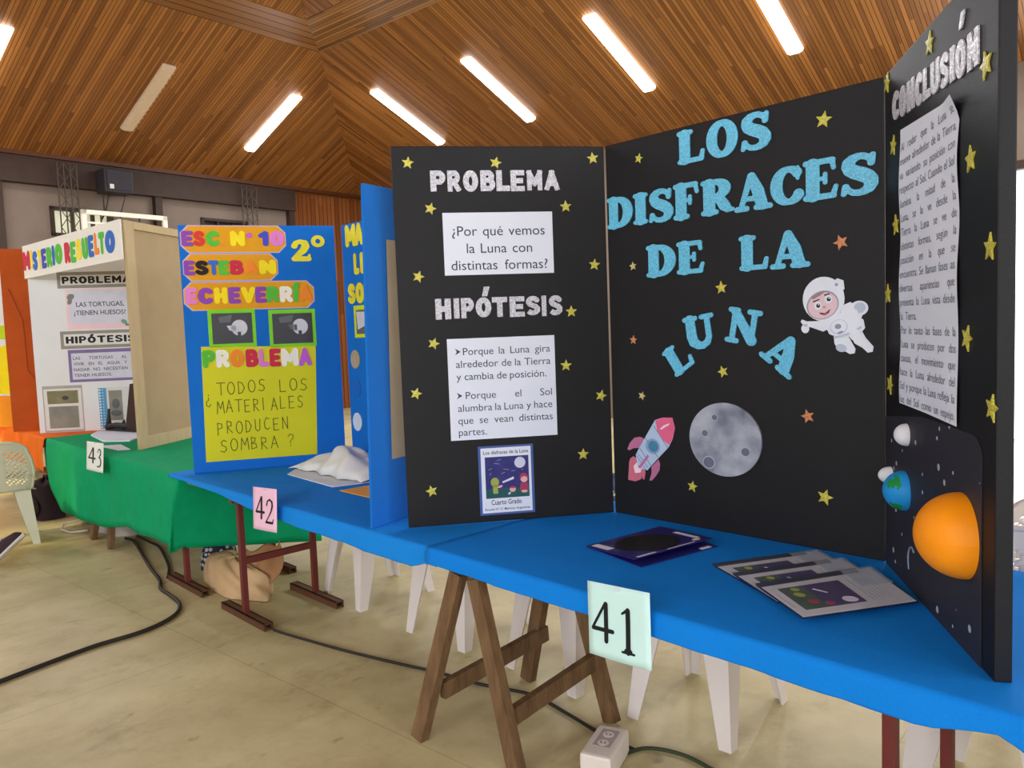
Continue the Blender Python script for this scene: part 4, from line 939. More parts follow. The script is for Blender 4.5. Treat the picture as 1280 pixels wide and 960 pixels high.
q.tube([(.30-.035*math.cos(math.radians(a)), .10+.045*math.sin(math.radians(a)), .003) for a in range(-40, 130, 12)], .003, AG, n=6)
sky = q.build('sky_card', panR)
def half_ball(name, x, y, r, m, parent, sy=1.0, bul=1.0, extra=None):
    q = MB(FR @ T(x, y-dz, .003))
    q.grid(lambda a, b: Vector((r*math.cos(b*math.pi/2)*math.cos(2*math.pi*a), r*sy*math.cos(b*math.pi/2)*math.sin(2*math.pi*a), r*bul*math.sin(b*math.pi/2))), 48, 16, m)
    return q
SUN = mat('painted_sun_orange', (255, 150, 8), .55, .3, .05, 10, .1, 60); WB = mat('white_foam', (226, 228, 234), .7, .2, .02)
half_ball('m', .251, .466+dz, .034, WB, panR, bul=1.06).build('moon_ball', panR)
half_ball('m', .08, .31+dz, .028, WB, panR, bul=1.4).build('moon_ball', panR)
eb = half_ball('e', .23, .291+dz, .061, mat('painted_ocean', (30, 146, 216), .55), panR, bul=1.02)
eo = eb.build('earth_ball', panR); eo.data.materials.append(mat('painted_land', (24, 140, 60), .6))
for p in eo.data.polygons:
    an, bn = 360*(p.index % 48)/48, 90*(p.index//48)/16
    if (20+6*math.sin(bn*.4) < an < 62+8*math.sin(bn*.3) and 22 < bn < 58) or (225 < an < 318 and 14 < bn < 40+10*math.sin(an*.15)): p.material_index = 1
half_ball('s', .71, .284+dz, .105, SUN, panR, bul=1.04).build('sun_ball', panR)

# ------------------------------------------------------------------ stand 42: the blue board
BBLUE = mat('blue_paper', (22, 110, 200), .75, .15, .06, 3, .06, 60)
CARD = mat('bare_cardboard', (176, 160, 134), .85, .15, .06, 8)
PLAQ = mat('mustard_card', (226, 160, 30), .7, .2, .03)
LILAC = mat('lilac_edge', (206, 176, 196), .7)
def pal(n): return {'purple': mat('foam_purple', (142, 72, 176), .7), 'red': mat('foam_red', (214, 58, 52), .7), 'green': mat('foam_green', (86, 190, 60), .7), 'yellow': mat('foam_yellow', (250, 224, 30), .7),
    'blue': mat('foam_blue', (52, 108, 196), .7), 'navy': mat('foam_indigo', (72, 78, 190), .7), 'pink': mat('foam_pink', (228, 130, 206), .7), 'black': mat('foam_black', (36, 26, 30), .7), 'crimson': mat('foam_crimson', (204, 44, 72), .7),
    'orange': mat('foam_orange', (248, 140, 44), .7), 'white': mat('foam_white', (244, 240, 222), .7), 'violet': mat('foam_violet', (196, 98, 206), .7)}[n]
Z42 = .746
b42 = thing('display_board', 'blue three leaf board with orange plaques reading ESC. N° 10 ESTEBAN ECHEVERRÍA', 'display board', (-1.2, 4.6, Z42))
qL, qF = (-2.006, 4.804), (-1.084, 5.106)
tL, tF = np.array([-2.006, 4.804]), np.array([-1.084, 5.106])
uu = np.array([.695, -.719]); qR = np.array([-.618, 3.265]); wd_ = np.array([math.sin(math.radians(32)), math.cos(math.radians(32))])
Mx = np.array([[uu[0], -wd_[0]], [uu[1], -wd_[1]]]); sol = np.linalg.solve(Mx, qR-tF)
qF2 = tuple(tF+uu*sol[0]); LR = sol[1]
GL_, WL2 = panel_frame(qL, qF, Z42); GC_, WC2 = panel_frame(qF, qF2, Z42); GR_, WR2 = panel_frame(tuple(qR), qF2, Z42)
d42 = .004
def pan2(F, x0, x1, h, th, m, parent):
    q = MB(F); q.box(x0, x1, 0, h, -th, 0, m, bev=.003); return q.build('panel', parent)
p42L = pan2(GL_, 0, WL2-.035, 1.538, .014, BBLUE, b42)
p42C = pan2(GC_, .02, WC2-.02, 1.538, .014, BBLUE, b42)
GR_ = GR_ @ RX(1.7)      # this wing leans a little
q = MB(GR_); q.box(0, WR2-.02, 0, 1.452, -.014, 0, BBLUE, bev=.003); p42R = q.build('panel', b42)
# its unpapered back shows the cardboard inside a turned-in blue border
q = MB(GR_); q.box(.135, WR2-.2, .28, 1.232, .0006, .0016, CARD); q.build('bare_back', p42R)
def octa(F, parent, x0, x1, y0, y1, c=.045):
    q = MB(F)
    P = [(x0+c, y0), (x1-c, y0), (x1, y0+c), (x1, y1-c), (x1-c, y1), (x0+c, y1), (x0, y1-c), (x0, y0+c)]
    q.prism(P, .0004, .001, LILAC); k = .006
    P = [(a+(k if a < (x0+x1)/2 else -k), b+(k if b < (y0+y1)/2 else -k)) for a, b in P]
    q.prism(P, .001, .0016, PLAQ); return q.build('plaque', parent)
octa(GL_, p42L, .009, .632, 1.366, 1.537); octa(GL_, p42L, .014, .575, 1.192, 1.364); octa(GL_, p42L, .007, .790, 1.012, 1.190)
def foam(F, parent, ch, x0, x1, y0, y1, col, dep=.005, off=.09):
    q = MB(F); letter_box(q, ch, x0, x1, y0, y1, .0018, dep, pal(col), off); return q.build('letter', parent)
for ch, x0, x1, col in [('E', .017, .085, 'purple'), ('S', .085, .15, 'red'), ('C', .157, .236, 'green'), ('N', .298, .386, 'yellow'), ('1', .466, .526, 'navy'), ('0', .532, .621, 'pink')]: foam(GL_, p42L, ch, x0, x1, 1.408, 1.502, col)
foam(GL_, p42L, '.', .245, .265, 1.408, 1.426, 'orange')
foam(GL_, p42L, '°', .395, .43, 1.458, 1.492, 'violet')
for ch, x0, x1, col in [('E', .02, .084, 'purple'), ('S', .084, .161, 'black'), ('T', .16, .222, 'blue'), ('E', .219, .284, 'green'), ('B', .288, .366, 'crimson'), ('A', .366, .452, 'orange'), ('N', .46, .563, 'yellow')]: foam(GL_, p42L, ch, x0, x1, 1.231, 1.321, col)
for ch, x0, x1, col in [('E', .02, .086, 'pink'), ('C', .088, .176, 'purple'), ('H', .184, .263, 'yellow'), ('E', .268, .340, 'purple'), ('V', .342, .430, 'yellow'), ('E', .426, .496, 'purple'), ('R', .494, .572, 'green'), ('R', .575, .655, 'white'), ('Í', .655, .70, 'green'), ('A', .692, .778, 'orange')]: foam(GL_, p42L, ch, x0, x1, 1.052, 1.154 if ch != 'Í' else 1.18, col)
YG = mat('yellow_glitter_foam', (232, 220, 40), .6, .4)
q = MB(GL_); glyph_box(q, '2', .660, .785, 1.311, 1.450, .0006, .005, YG); q.build('numeral', p42L)
q = MB(GL_); glyph_box(q, '°', .787, .872, 1.400, 1.476, .0006, .005, YG); q.build('numeral', p42L)
LIME = mat('lime_card', (128, 214, 40), .7); PHB = mat('photo_dark', (48, 48, 54), .4, .4, .25, 9); PHW = mat('photo_light', (206, 208, 214), .4, .3, .08); PHG = mat('photo_grey', (96, 98, 100), .4, .3, .2)
for x0, x1, y0, y1, cx_, cy_ in [(.137, .418, .782, 1.018, .32, .895), (.498, .787, .768, 1.006, .69, .89)]:
    q = MB(GL_); q.box(x0, x1, y0, y1, .0004, .0012, LIME); q.box(x0+.022, x1-.02, y0+.02, y1-.025, .0012, .0016, PHB)
    q.ell(cx_, cy_+.005, .048, .05, .0016, .002, PHW); q.prism([(cx_-.075, cy_+.02), (cx_-.02, cy_+.02), (cx_-.02, cy_-.02), (cx_-.06, cy_-.01)], .0016, .002, PHW if x0 < .3 else PHG)
    q.box(cx_-.012, cx_+.008, cy_-.045, cy_-.02, .002, .0023, PHB); q.prism([(x0+.06, y1-.05), (cx_-.04, y1-.035), (cx_-.05, y1-.08), (x0+.07, y1-.085)], .0016, .002, PHG)
    q.build('photo', p42L)
q = MB(GL_); YEL = mat('yellow_sheet', (214, 212, 24), .6, .3, .03, 4)
q.prism([(.088, .790), (.780, .766), (.752, .06), (.074, .066)], .0004, .0012, YEL)
PENC = mat('olive_marker', (96, 104, 24), .7)
pencil(q, 'TODOS', .165, .475, .482, .488, PENC, .0055, .0018); pencil(q, 'LOS', .54, .735, .482, .488, PENC, .0055, .0018)
pencil(q, '¿', .095, .15, .41, .41, PENC, .005, .0018); pencil(q, 'MATERIALES', .158, .70, .365, .378, PENC, .0055, .0018)
pencil(q, 'PRODUCEN', .152, .60, .236, .243, PENC, .0055, .0018); pencil(q, 'SOMBRA', .164, .53, .12, .125, PENC, .0055, .0018); pencil(q, '?', .575, .64, .13, .13, PENC, .005, .0018)
q.build('yellow_sheet', p42L)
for ch, x0, x1, col in [('P', .09, .168, 'green'), ('R', .171, .25, 'white'), ('O', .252, .336, 'orange'), ('B', .346, .422, 'crimson'), ('L', .425, .486, 'pink'), ('E', .490, .561, 'crimson'), ('M', .561, .669, 'white'), ('A', .669, .75, 'violet')]:
    t = (x0-.09)/.66; foam(GL_, p42L, ch, x0, x1, .657-.02*t, .767-.012*t, col)
for ch, x0, x1, y0, y1 in [('M', .072, .19, 1.389, 1.53), ('A', .18, .275, 1.389, 1.53), ('L', .155, .215, 1.21, 1.345), ('I', .228, .268, 1.21, 1.345), ('S', .07, .155, 1.026, 1.157), ('O', .16, .255, 1.026, 1.157)]:
    q = MB(GC_); letter_box(q, ch, x0, x1, y0, y1, .0006, .005, YG, .09); q.build('letter', p42C)
q = MB(GC_); q.box(.122, .40, .809, 1.014, .0004, .0012, mat('yellow_green_card', (206, 220, 30), .7)); q.box(.145, .38, .832, .985, .0012, .0016, PHG); q.prism([(.16, .86), (.3, .9), (.36, .97), (.15, .975)], .0016, .002, PHW); q.build('photo', p42C)
for x, y, m in [(.112, .67, CARD), (.105, .482, mat('blue_disc', (22, 104, 196), .6)), (.10, .262, mat('pale_disc', (210, 224, 236), .6))]:
    q = MB(GC_); q.ell(x, y, .052, .06, .0004, .004, m); q.build('disc', p42C)

# ------------------------------------------------------------------ stand 43: the white turtle board with its framed wing
Z43 = .742
WPAP = mat('white_board_paper', (226, 230, 232), .6, .3, .03, 3)
MDF = mat('hardboard_back', (170, 148, 112), .7, .25, .05, 6, .06, 80); FRM = mat('pine_frame', (190, 168, 128), .65, .25, .07, 5, stretch=(5, 5, 1))
b43 = thing('display_board', 'white board headed MISTERIO RESUELTO about turtles, with its wooden backed wing', 'display board', (-3.4, 6.7, Z43))
rL, rR = np.array([-4.537, 7.395]), np.array([-2.916, 5.988])
d81 = np.array([math.sin(math.radians(81)), math.cos(math.radians(81))]); d12 = np.array([math.sin(math.radians(12)), math.cos(math.radians(12))])
rF1, rF2 = rL+d81*.96, rR+d12*.90
HL, W3L = panel_frame(tuple(rL), tuple(rF1), Z43); HC, W3C = panel_frame(tuple(rF1), tuple(rF2), Z43); HR, W3R = panel_frame(tuple(rR), tuple(rF2), Z43)
HS_, W3S = panel_frame(tuple(rL), tuple(rR), Z43)
p43L = pan2(HL, 0, W3L, 1.72, .014, WPAP, b43); p43C = pan2(HC, .015, W3C-.015, 1.72, .014, WPAP, b43)
q = MB(HR); q.box(.012, W3R, 0, 1.768, -.02, -.012, MDF); p43R = q.build('panel', b43)
for x0, x1, y0, y1 in [(.004, .105, 0, 1.77), (W3R-.1, W3R, 0, 1.77), (.105, W3R-.1, 0, .1), (.105, W3R-.1, 1.71, 1.77)]:
    q = MB(HR); q.box(x0, x1, y0, y1, -.012, .012, FRM, bev=.003); q.build('frame_rail', p43R)
q = MB(HS_); q.box(-.01, W3S+.005, 1.472, 1.775, .012, .02, mat('white_card', (236, 234, 226), .6, .3, .02)); hs = q.build('header_strip', b43)
names = list('MISTERIO')+list('RESUELTO')
xs = [(-.03, .17), (.195, .235), (.25, .36), (.38, .465), (.475, .585), (.60, .72), (.735, .785), (.80, .96)]+[(1.02, 1.135), (1.15, 1.26), (1.275, 1.38), (1.40, 1.515), (1.53, 1.63), (1.65, 1.735), (1.74, 1.845), (1.86, 2.035)]
cols = ['crimson', 'yellow', 'blue', 'yellow', 'navy', 'green', 'blue', 'green', 'crimson', 'green', 'yellow', 'green', 'blue', 'orange', 'green', 'blue']
for ch, (x0, x1), c in zip(names, xs, cols):
    q = MB(HS_); t = random.uniform(-.012, .012); letter_box(q, ch, max(x0, .0), x1, 1.535+t, 1.71+t, .0205, .004, pal(c), .09); q.build('letter', hs)
GREYF = mat('grey_felt', (150, 146, 138), .8); PLW = mat('label_white', (222, 222, 220), .7); INKB = mat('black_print', (28, 28, 32), .6)
def plaque(F, parent, x0, x1, y0, y1, word, wx0, wx1, m=GREYF, b=.03):
    q = MB(F); q.box(x0, x1, y0, y1, .0004, .0012, m); q.box(x0+b, x1-b, y0+b, y1-b, .0012, .0016, PLW)
    block_word(q, word, wx0, wx1, (y0+y1)/2-.034, (y0+y1)/2+.034, .0016, .0006, INKB); return q.build('label', parent)
plaque(HL, p43L, .257, .94, 1.372, 1.525, 'PROBLEMA', .30, .915); plaque(HL, p43L, .247, .945, .796, .965, 'HIPÓTESIS', .294, .92)
PINK = mat('pink_card', (240, 206, 214), .7); PURP = mat('purple_card', (128, 112, 164), .7); SHT = mat('lilac_sheet', (212, 214, 230), .7)
q = MB(HL); q.box(.32, .95, .98, 1.362, .0004, .0012, PINK); q.box(.345, .93, 1.03, 1.35, .0012, .0016, SHT)
put_text(q, 'LAS TORTUGAS,', .41, 1.195, .062, PRINT, .002, .012, width=.43); put_text(q, '¿TIENEN HUESOS?', .385, 1.115, .062, PRINT, .002, .012, width=.465)
TG = mat('print_turtle', (130, 130, 124), .6); TGG = mat('print_leaf', (108, 164, 140), .6)
q.ell(.365, 1.29, .035, .028, .002, .0024, TG, rot=30); q.ell(.355, 1.245, .02, .03, .002, .0024, TG, rot=-25); q.ell(.35, 1.325, .008, .008, .0024, .0028, PLW); q.ell(.372, 1.325, .008, .008, .0024, .0028, PLW)
q.ell(.83, 1.04, .03, .02, .002, .0024, TGG, rot=-30); q.ell(.855, 1.01, .02, .012, .002, .0024, TG); q.build('paper_sheet', p43L)
q = MB(HL); q.box(.303, .95, .475, .785, .0004, .0012, PURP); q.box(.33, .94, .50, .752, .0012, .0016, SHT)
for k, s in enumerate(['LAS TORTUGAS AL', 'VIVIR EN EL AGUA Y', 'NADAR NO NECESITAN']): just(q, s, .345, .83, .69-.055*k, .042, PRINT, .002, .008)
put_text(q, 'TENER HUESOS.', .345, .525, .042, PRINT, .002, .008, width=.34); q.build('paper_sheet', p43L)
SILF = mat('silver_frame', (168, 164, 158), .5, .4); PH1, PH2 = mat('photo_olive', (126, 122, 86), .5, .3, .3, 12), mat('photo_mist', (136, 138, 126), .5, .3, .2, 8)
q = MB(HL); q.box(.05, .405, .004, .448, .0004, .0012, SILF); q.box(.06, .395, .02, .42, .0012, .0016, PLW); q.box(.09, .365, .275, .40, .0016, .002, PH1); q.box(.095, .36, .04, .25, .0016, .002, PH2); q.ell(.25, .33, .03, .02, .002, .0024, PHB); q.build('photo', p43L)
def polka_mat():
    m, nt, b = new_mat('blue_polka'); L = nt.links
    tc = nd(nt, 'ShaderNodeTexCoord'); v = nd(nt, 'ShaderNodeTexVoronoi'); v.inputs['Scale'].default_value = 36; v.inputs['Randomness'].default_value = 0; L.new(tc.outputs['Object'], v.inputs['Vector'])
    lt = nd(nt, 'ShaderNodeMath', operation='LESS_THAN'); lt.inputs[1].default_value = .32; L.new(v.outputs['Distance'], lt.inputs[0])
    mx = nd(nt, 'ShaderNodeMix', data_type='RGBA'); mx.inputs[6].default_value = lin((70, 150, 196)); mx.inputs[7].default_value = lin((214, 230, 236)); L.new(lt.outputs[0], mx.inputs[0]); L.new(mx.outputs[2], b.inputs['Base Color']); return m
POLKA = polka_mat()
q = MB(HL); q.box(.545, .95, .01, .41, .0004, .0012, PLW); q.box(.548, .62, .012, .408, .0012, .0016, POLKA); q.box(.64, .76, .09, .38, .0016, .002, PH2); q.ell(.7, .25, .035, .05, .002, .0024, PHG); q.ell(.7, .16, .05, .03, .002, .0024, PHG); q.build('photo', p43L)
q = MB(HC); q.box(.03, .10, .45, .85, .0004, .0012, POLKA); q.build('photo', p43C)

# ------------------------------------------------------------------ the last stand at the far left
OR2 = mat('orange_cloth_cover', (178, 80, 30), .8, .15, .1, 6, .2, 14)
b44 = thing('display_board', 'orange cloth covered board behind the left end of the white turtle board', 'display board', (-4.8, 7.7, .74))
a44 = np.array([-4.93, 7.61]); d70 = np.array([math.sin(math.radians(64)), math.cos(math.radians(64))])
K1, _w = panel_frame(tuple(a44), tuple(a44+d70*.5), .742)
q = MB(K1); q.grid(lambda x, y: Vector((x*.5, y*1.79, .008*math.sin(x*9+y*3)+.004*math.sin(y*14+x*5))), 14, 30, OR2); 
q.box(0, .5, 0, 1.785, -.02, -.012, OR2); pn = q.build('panel', b44)
q = MB(K1); q.tube([(.06, 1.4, .016), (.16, 1.1, .02), (.17, .6, .02), (.28, .42, .02), (.42, .3, .016)], .004, mat('dark_orange_seam', (120, 48, 14), .8)); q.build('seam', pn)
YB = mat('sunlit_yellow_card', (250, 226, 20), .6); OB = mat('orange_card', (240, 150, 30), .6)
c44 = thing('display_board', 'sunlit white and yellow board at the far left edge', 'display board', (-6.3, 8.2, .74))
K2, W2c = panel_frame((-7.6, 8.7), (-5.02, 8.02), .742)
q = MB(K2); q.box(0, W2c, 0, 1.8, -.02, 0, WPAP); pp = q.build('panel', c44)
q = MB(K2); q.box(.1, W2c-.02, .92, 1.06, .001, .003, mat('lime_strip', (196, 220, 30), .6)); q.build('strip', pp)
q = MB(K2); q.prism([(.2, .35), (W2c-.02, .35), (W2c-.02, .9), (1.7, .7), (1.3, .9), (.2, .9)], .001, .003, YB); q.build('yellow_sheet', pp)
q = MB(K2); q.box(.1, W2c-.02, 0, .33, .001, .004, OB); q.build('orange_sheet', pp)
table_top('plank table top under the orange cloth at the far left', -11.4, -8.02, 1.85, 2.9)
cloth('tablecloth', 'orange cloth on the table behind the beige plastic chair', -11.4, -8.0, 1.80, 2.95, .7402, lambda u: .42, ORANGE, seed=4, amp=.012, waves=4, back=.2)
steel_trestle('red steel trestle under the orange cloth', -8.6, 1.95, 2.5, foot=.2)
steel_trestle('red steel trestle under the orange cloth', -11.0, 1.95, 2.5, foot=.2)
# ------------------------------------------------------------------ plastic chairs
PLAS = mat('white_plastic', (224, 216, 212), .42, .4, .03, 2); PLASB = mat('beige_plastic', (206, 204, 178), .42, .4, .03, 2)
def make_chair(label, m, group=None, name='plastic_chair', slots=True):
    """one-piece stacking chair; origin between the feet, sitter faces -Y"""
    r = thing(name, label, 'chair', (0, 0, 0), group)
    q = MB()
    def seat(x, y):
        X = (x-.5)*(.44-.04*y); Y = -.22+.43*y
        return Vector((X, Y, .435-.016*math.sin(math.pi*x)*math.sin(math.pi*y)-.03*max(0, .12-y)/.12+.012*(2*abs(x-.5))**4))
    q.grid(seat, 16, 16, m); q.build('seat', r, solid=.006, soff=-1)
    q = MB()
    def edge(pts): q.tube(pts, .011, m, n=6)
    edge([tuple(seat(k/10, 0)) for k in range(11)]); edge([tuple(seat(0, k/10)) for k in range(11)]); edge([tuple(seat(1, k/10)) for k in range(11)])
    q.build('seat_rim', r)
    q = MB()
    def back(x, y):
        w = .40+.05*math.sin(math.pi*min(1, y*1.05))-.05*y*y; a = (x-.5)*2
        return Vector((a*w/2, .2+.11*y-.05*(1-a*a)*0+.045*(1-a*a), .44+.40*y-.06*y*abs(a)**3*(y > .3)))
    def skip(i, j):
        if not slots or j < 4 or j > 25: return False
        if i < 3 or i > 26: return False
        if abs(i-14.5) < 2: return False
        return (i+j) % 3 == 0 if i < 14 else (j-i) % 3 == 0
    q.grid(back, 30, 32, m, skip=skip); q.build('backrest', r, solid=.007, soff=0)
    q = MB(); 
    q.tube([tuple(back(0, k/14)) for k in range(15)]+[tuple(back(k/12, 1)) for k in range(1, 13)]+[tuple(back(1, 1-k/14)) for k in range(1, 15)], .012, m, n=6); q.build('back_rim', r)
    for sx in (-1, 1):
        for sy in (-1, 1):
            t = Vector((sx*.19, -.19 if sy < 0 else .2, .43)); f = Vector((sx*.225, -.245 if sy < 0 else .27, 0))
            q = MB(); P = []
            for c, w, h_ in ((t, .115, .009), (f, .05, .009)):    # hollow corner section, tapering
                for x, y in ((0, 0), (w, 0), (w, h_), (h_, h_), (h_, w), (0, w)): P.append((c.x-sx*x, c.y-sy*y, c.z))
            F = [tuple(range(5, -1, -1)), tuple(range(6, 12))]+[(i, (i+1) % 6, 6+(i+1) % 6, 6+i) for i in range(6)]
            if sx*sy < 0: F = [g[::-1] for g in F]
            q.add(P, F, m)
            q.build('leg', r)
    return r
ANG = math.atan2(-.719, .695)
ch0 = make_chair('white plastic chair behind the table, just right of the red trestle', PLAS, 'white plastic chairs behind the tables')
spots = [(-3.94, 2.60, -4, 'white plastic chair behind the table, just right of the red trestle'),
         (-3.09, 2.60, 3, 'white plastic chair behind the left legs of the wooden sawhorse'),
         (-2.35, 2.63, -3, 'white plastic chair between the wooden sawhorse legs and sign 41'),
         (-1.68, 2.66, 4, 'white plastic chair whose legs show in the open to the right of sign 41'),
         (-.64, 2.66, 0, 'white plastic chair behind the red posts at the lower right')]
for k, (u, v, a, lab) in enumerate(spots):
    p = tw(u, v, 0)
    if k == 0: ch0.location = p; ch0.rotation_euler = (0, 0, ANG+math.radians(a)); ch0['label'] = lab
    else: copy_tree(ch0, p, ANG+math.radians(a), lab)
copy_tree(ch0, Vector((2.25, 3.34, 0)), math.radians(165), 'white plastic chair whose pierced back shows right of the black board')
cb = make_chair('beige plastic chair with a slotted back at the left edge', PLASB)
cb.location = (-4.17, 6.22, 0); cb.rotation_euler = (0, 0, math.radians(216))
# ------------------------------------------------------------------ things on the tables
NAVY = mat('navy_card', (38, 36, 118), .4, .4, .06, 10); BLKD = mat('black_disc', (22, 20, 24), .7)
def quad(q, P, s0, s1, t0, t1, z0, z1, m):
    """a rectangle in the (s, t) of a flat four-cornered leaf: P00 P10 P11 P01"""
    def f(s, t): return (P[0]*(1-s)+P[1]*s)*(1-t)+(P[3]*(1-s)+P[2]*s)*t
    q.prism([tuple(f(*c)) for c in ((s0, t0), (s1, t0), (s1, t1), (s0, t1))], z0, z1, m)
    return f
V2 = lambda *p: [Vector(x) for x in p]
ZT = .7498
q = MB(TBL); PB = V2((-1.86, 2.17), (-1.815, 2.565), (-1.505, 2.475), (-1.575, 2.10))
quad(q, PB, 0, 1, 0, 1, ZT, ZT+.003, NAVY); 
book = q.build('folded_card', origin=tw(-1.68, 2.32, ZT)); tag(book, 'navy folded card with a big black disc lying on the blue table', 'card')
q = MB(TBL); PT = V2((-1.877, 2.166), (-1.823, 2.571), (-1.56, 2.50), (-1.60, 2.10))
# raised upper leaf
q.add([(-1.877, 2.166, ZT+.0035), (-1.823, 2.571, ZT+.0035), (-1.535, 2.49, ZT+.022), (-1.60, 2.10, ZT+.022), (-1.877, 2.166, ZT+.006), (-1.823, 2.571, ZT+.006), (-1.535, 2.49, ZT+.0245), (-1.60, 2.10, ZT+.0245)],
      [(0, 1, 2, 3), (7, 6, 5, 4), (0, 4, 5, 1), (1, 5, 6, 2), (2, 6, 7, 3), (3, 7, 4, 0)], NAVY)
lf = q.build('upper_leaf', book)
def on_leaf(s, t, e):
    P = V2((-1.877, 2.166, ZT+.006), (-1.823, 2.571, ZT+.006), (-1.535, 2.49, ZT+.0245), (-1.60, 2.10, ZT+.0245))
    return (P[0]*(1-s)+P[1]*s)*(1-t)+(P[3]*(1-s)+P[2]*s)*t+Vector((0, 0, e))
q = MB(TBL); n = 40
P = [tuple(on_leaf(.46+.33*math.cos(2*math.pi*k/n), .53+.40*math.sin(2*math.pi*k/n), .0015)) for k in range(n)]
q.add(P, [tuple(range(n))[::-1]], BLKD); o = q.build('disc', lf, solid=.002, soff=0)
WL_ = mat('white_label', (224, 226, 236), .6)
q = MB(TBL)
for s0, s1, t0, t1 in [(.03, .12, .06, .42), (.88, .94, .40, .86), (.05, .28, .94, .985), (.42, .78, .955, .985)]:
    q.add([tuple(on_leaf(s, t, .0012)) for s, t in ((s0, t0), (s1, t0), (s1, t1), (s0, t1))], [(3, 2, 1, 0)], WL_)
P = [tuple(on_leaf(.85+.05*math.cos(2*math.pi*k/16), .9+.045*math.sin(2*math.pi*k/16), .0012)) for k in range(16)]; q.add(P, [tuple(range(16))[::-1]], WL_)
q.build('labels', lf)
q = MB(TBL); quad(q, PB, .80, .93, .93, .99, ZT+.003, ZT+.004, WL_); q.build('labels', book)
# three clip folders overlapping
FNAVY = mat('folder_back', (24, 28, 62), .4, .4); PGE = mat('folder_page', (204, 208, 218), .35, .5, .03); CLIP = mat('folder_clip', (66, 70, 88), .3, .5); PICT = mat('folder_print_sky', (84, 78, 118), .4, .4, .15, 25); PICG = mat('folder_print_green', (84, 102, 96), .4, .4, .2, 20)
FILM = mat('clear_film', (210, 224, 240), .08, .6, .02, alpha=.28)
def folder(label, P, z, lift=0):
    P = V2(*P); r = thing('clip_folder', label, 'folder', tw(*(sum(P, Vector((0, 0)))/4), z), 'clip folders on the blue table')
    q = MB(TBL); quad(q, P, 0, 1, 0, 1, z, z+.003, FNAVY); q.build('cover', r)
    q = MB(TBL); f = quad(q, P, .012, .985, .012, .985, z+.003, z+.0038, PGE)
    quad(q, P, .10, .62, .22, .84, z+.0038, z+.0042, PICT); quad(q, P, .10, .30, .22, .84, z+.0042, z+.0044, PICG)
    c = f(.52, .73); q.ell(c.x, c.y, .022, .022, z+.0044, z+.0048, WHT)
    for s, t, r_, m in [(.24, .66, .016, CH2), (.2, .45, .018, CH1), (.22, .3, .014, CH1), (.34, .76, .014, CH2)]: c = f(s, t); q.ell(c.x, c.y, r_, r_*.8, z+.0044, z+.0048, m)
    c, d = f(.35, .35), f(.42, .5); q.beam((c.x, c.y, z+.0046), (d.x, d.y, z+.0046), .006, .0006, WHT)
    for k in range(6): quad(q, P, .68+.035*k, .69+.035*k, .25+.02*(k % 3), .85-.04*(k % 2), z+.0038, z+.0041, mat('faint_print', (168, 172, 186), .5))
    quad(q, P, .04, .05, .35, .75, z+.0038, z+.0041, MATS['faint_print'])
    q.build('page', r)
    q = MB(TBL); quad(q, P, 0, .86, -.02, .10, z+.003, z+.0055, CLIP); q.build('clip', r)
    q = MB(TBL); quad(q, P, .72, 1.0, .0, .5, z+.0062, z+.0066, FILM); q.build('film', r)
folder('clip folder farthest back of the three overlapping on the blue table', [(-1.40, 2.268), (-1.205, 2.64), (-.985, 2.475), (-1.172, 2.14)], ZT)
folder('clip folder in the middle of the three overlapping on the blue table', [(-1.286, 2.205), (-1.09, 2.58), (-.87, 2.385), (-1.06, 2.058)], ZT+.0075)
folder('clip folder on top, nearest the edge of the blue table', [(-1.169, 2.137), (-.975, 2.52), (-.755, 2.295), (-.943, 1.972)], ZT+.015)
# stand 42: white plastic bag over a white sheet, orange booklet
BAGW = mat('white_plastic_bag', (226, 228, 224), .45, .4, .04, 6)
q = MB(TBL); zt = .7462
q.prism([(-4.42, 2.36), (-4.30, 2.24), (-3.72, 2.20), (-3.60, 2.56), (-4.1, 2.68)], zt, zt+.005, mat('white_board_card', (224, 230, 236), .6))
tag(q.build('card', origin=tw(-4.3, 2.4, zt)), 'white card lying under the plastic bag on the blue table', 'card')
q = MB(TBL)
def bag(x, y):
    u = -4.46+.80*x; v = 2.33+.30*y+.03*x+.02*math.sin(x*6)
    e = max(0, math.sin(math.pi*min(1, max(0, x*.97+.02)))**.6)*max(0, math.sin(math.pi*min(1, max(0, y))))**.55
    h = (.085+.085*x)*e*(1+.14*math.sin(x*11+y*4)+.09*math.sin(x*23-y*9)+.06*math.sin(y*17+x*3))
    return Vector((u+.02*math.sin(y*9), v+.015*math.sin(x*23), zt+.0075+max(0, h)+.006*abs(math.sin(x*25))*(1-e)))
q.grid(bag, 44, 22, BAGW)
tag(q.build('plastic_bag', origin=tw(-4.5, 2.4, zt), solid=.002, soff=1), 'crumpled white plastic bag in front of the yellow sheet', 'bag')
q = MB(TBL); q.prism([(-3.60, 2.17), (-3.585, 2.36), (-3.28, 2.40), (-3.25, 2.17)], zt, zt+.004, mat('orange_booklet', (244, 168, 28), .5)); bk = q.build('booklet', origin=tw(-3.5, 2.25, zt)); tag(bk, 'orange booklet on the blue table beside the blue wing', 'booklet')
q = MB(TBL); q.prism([(-3.52, 2.30), (-3.40, 2.36), (-3.28, 2.38), (-3.30, 2.28)], zt+.004, zt+.0055, WL_); q.build('white_patch', bk)
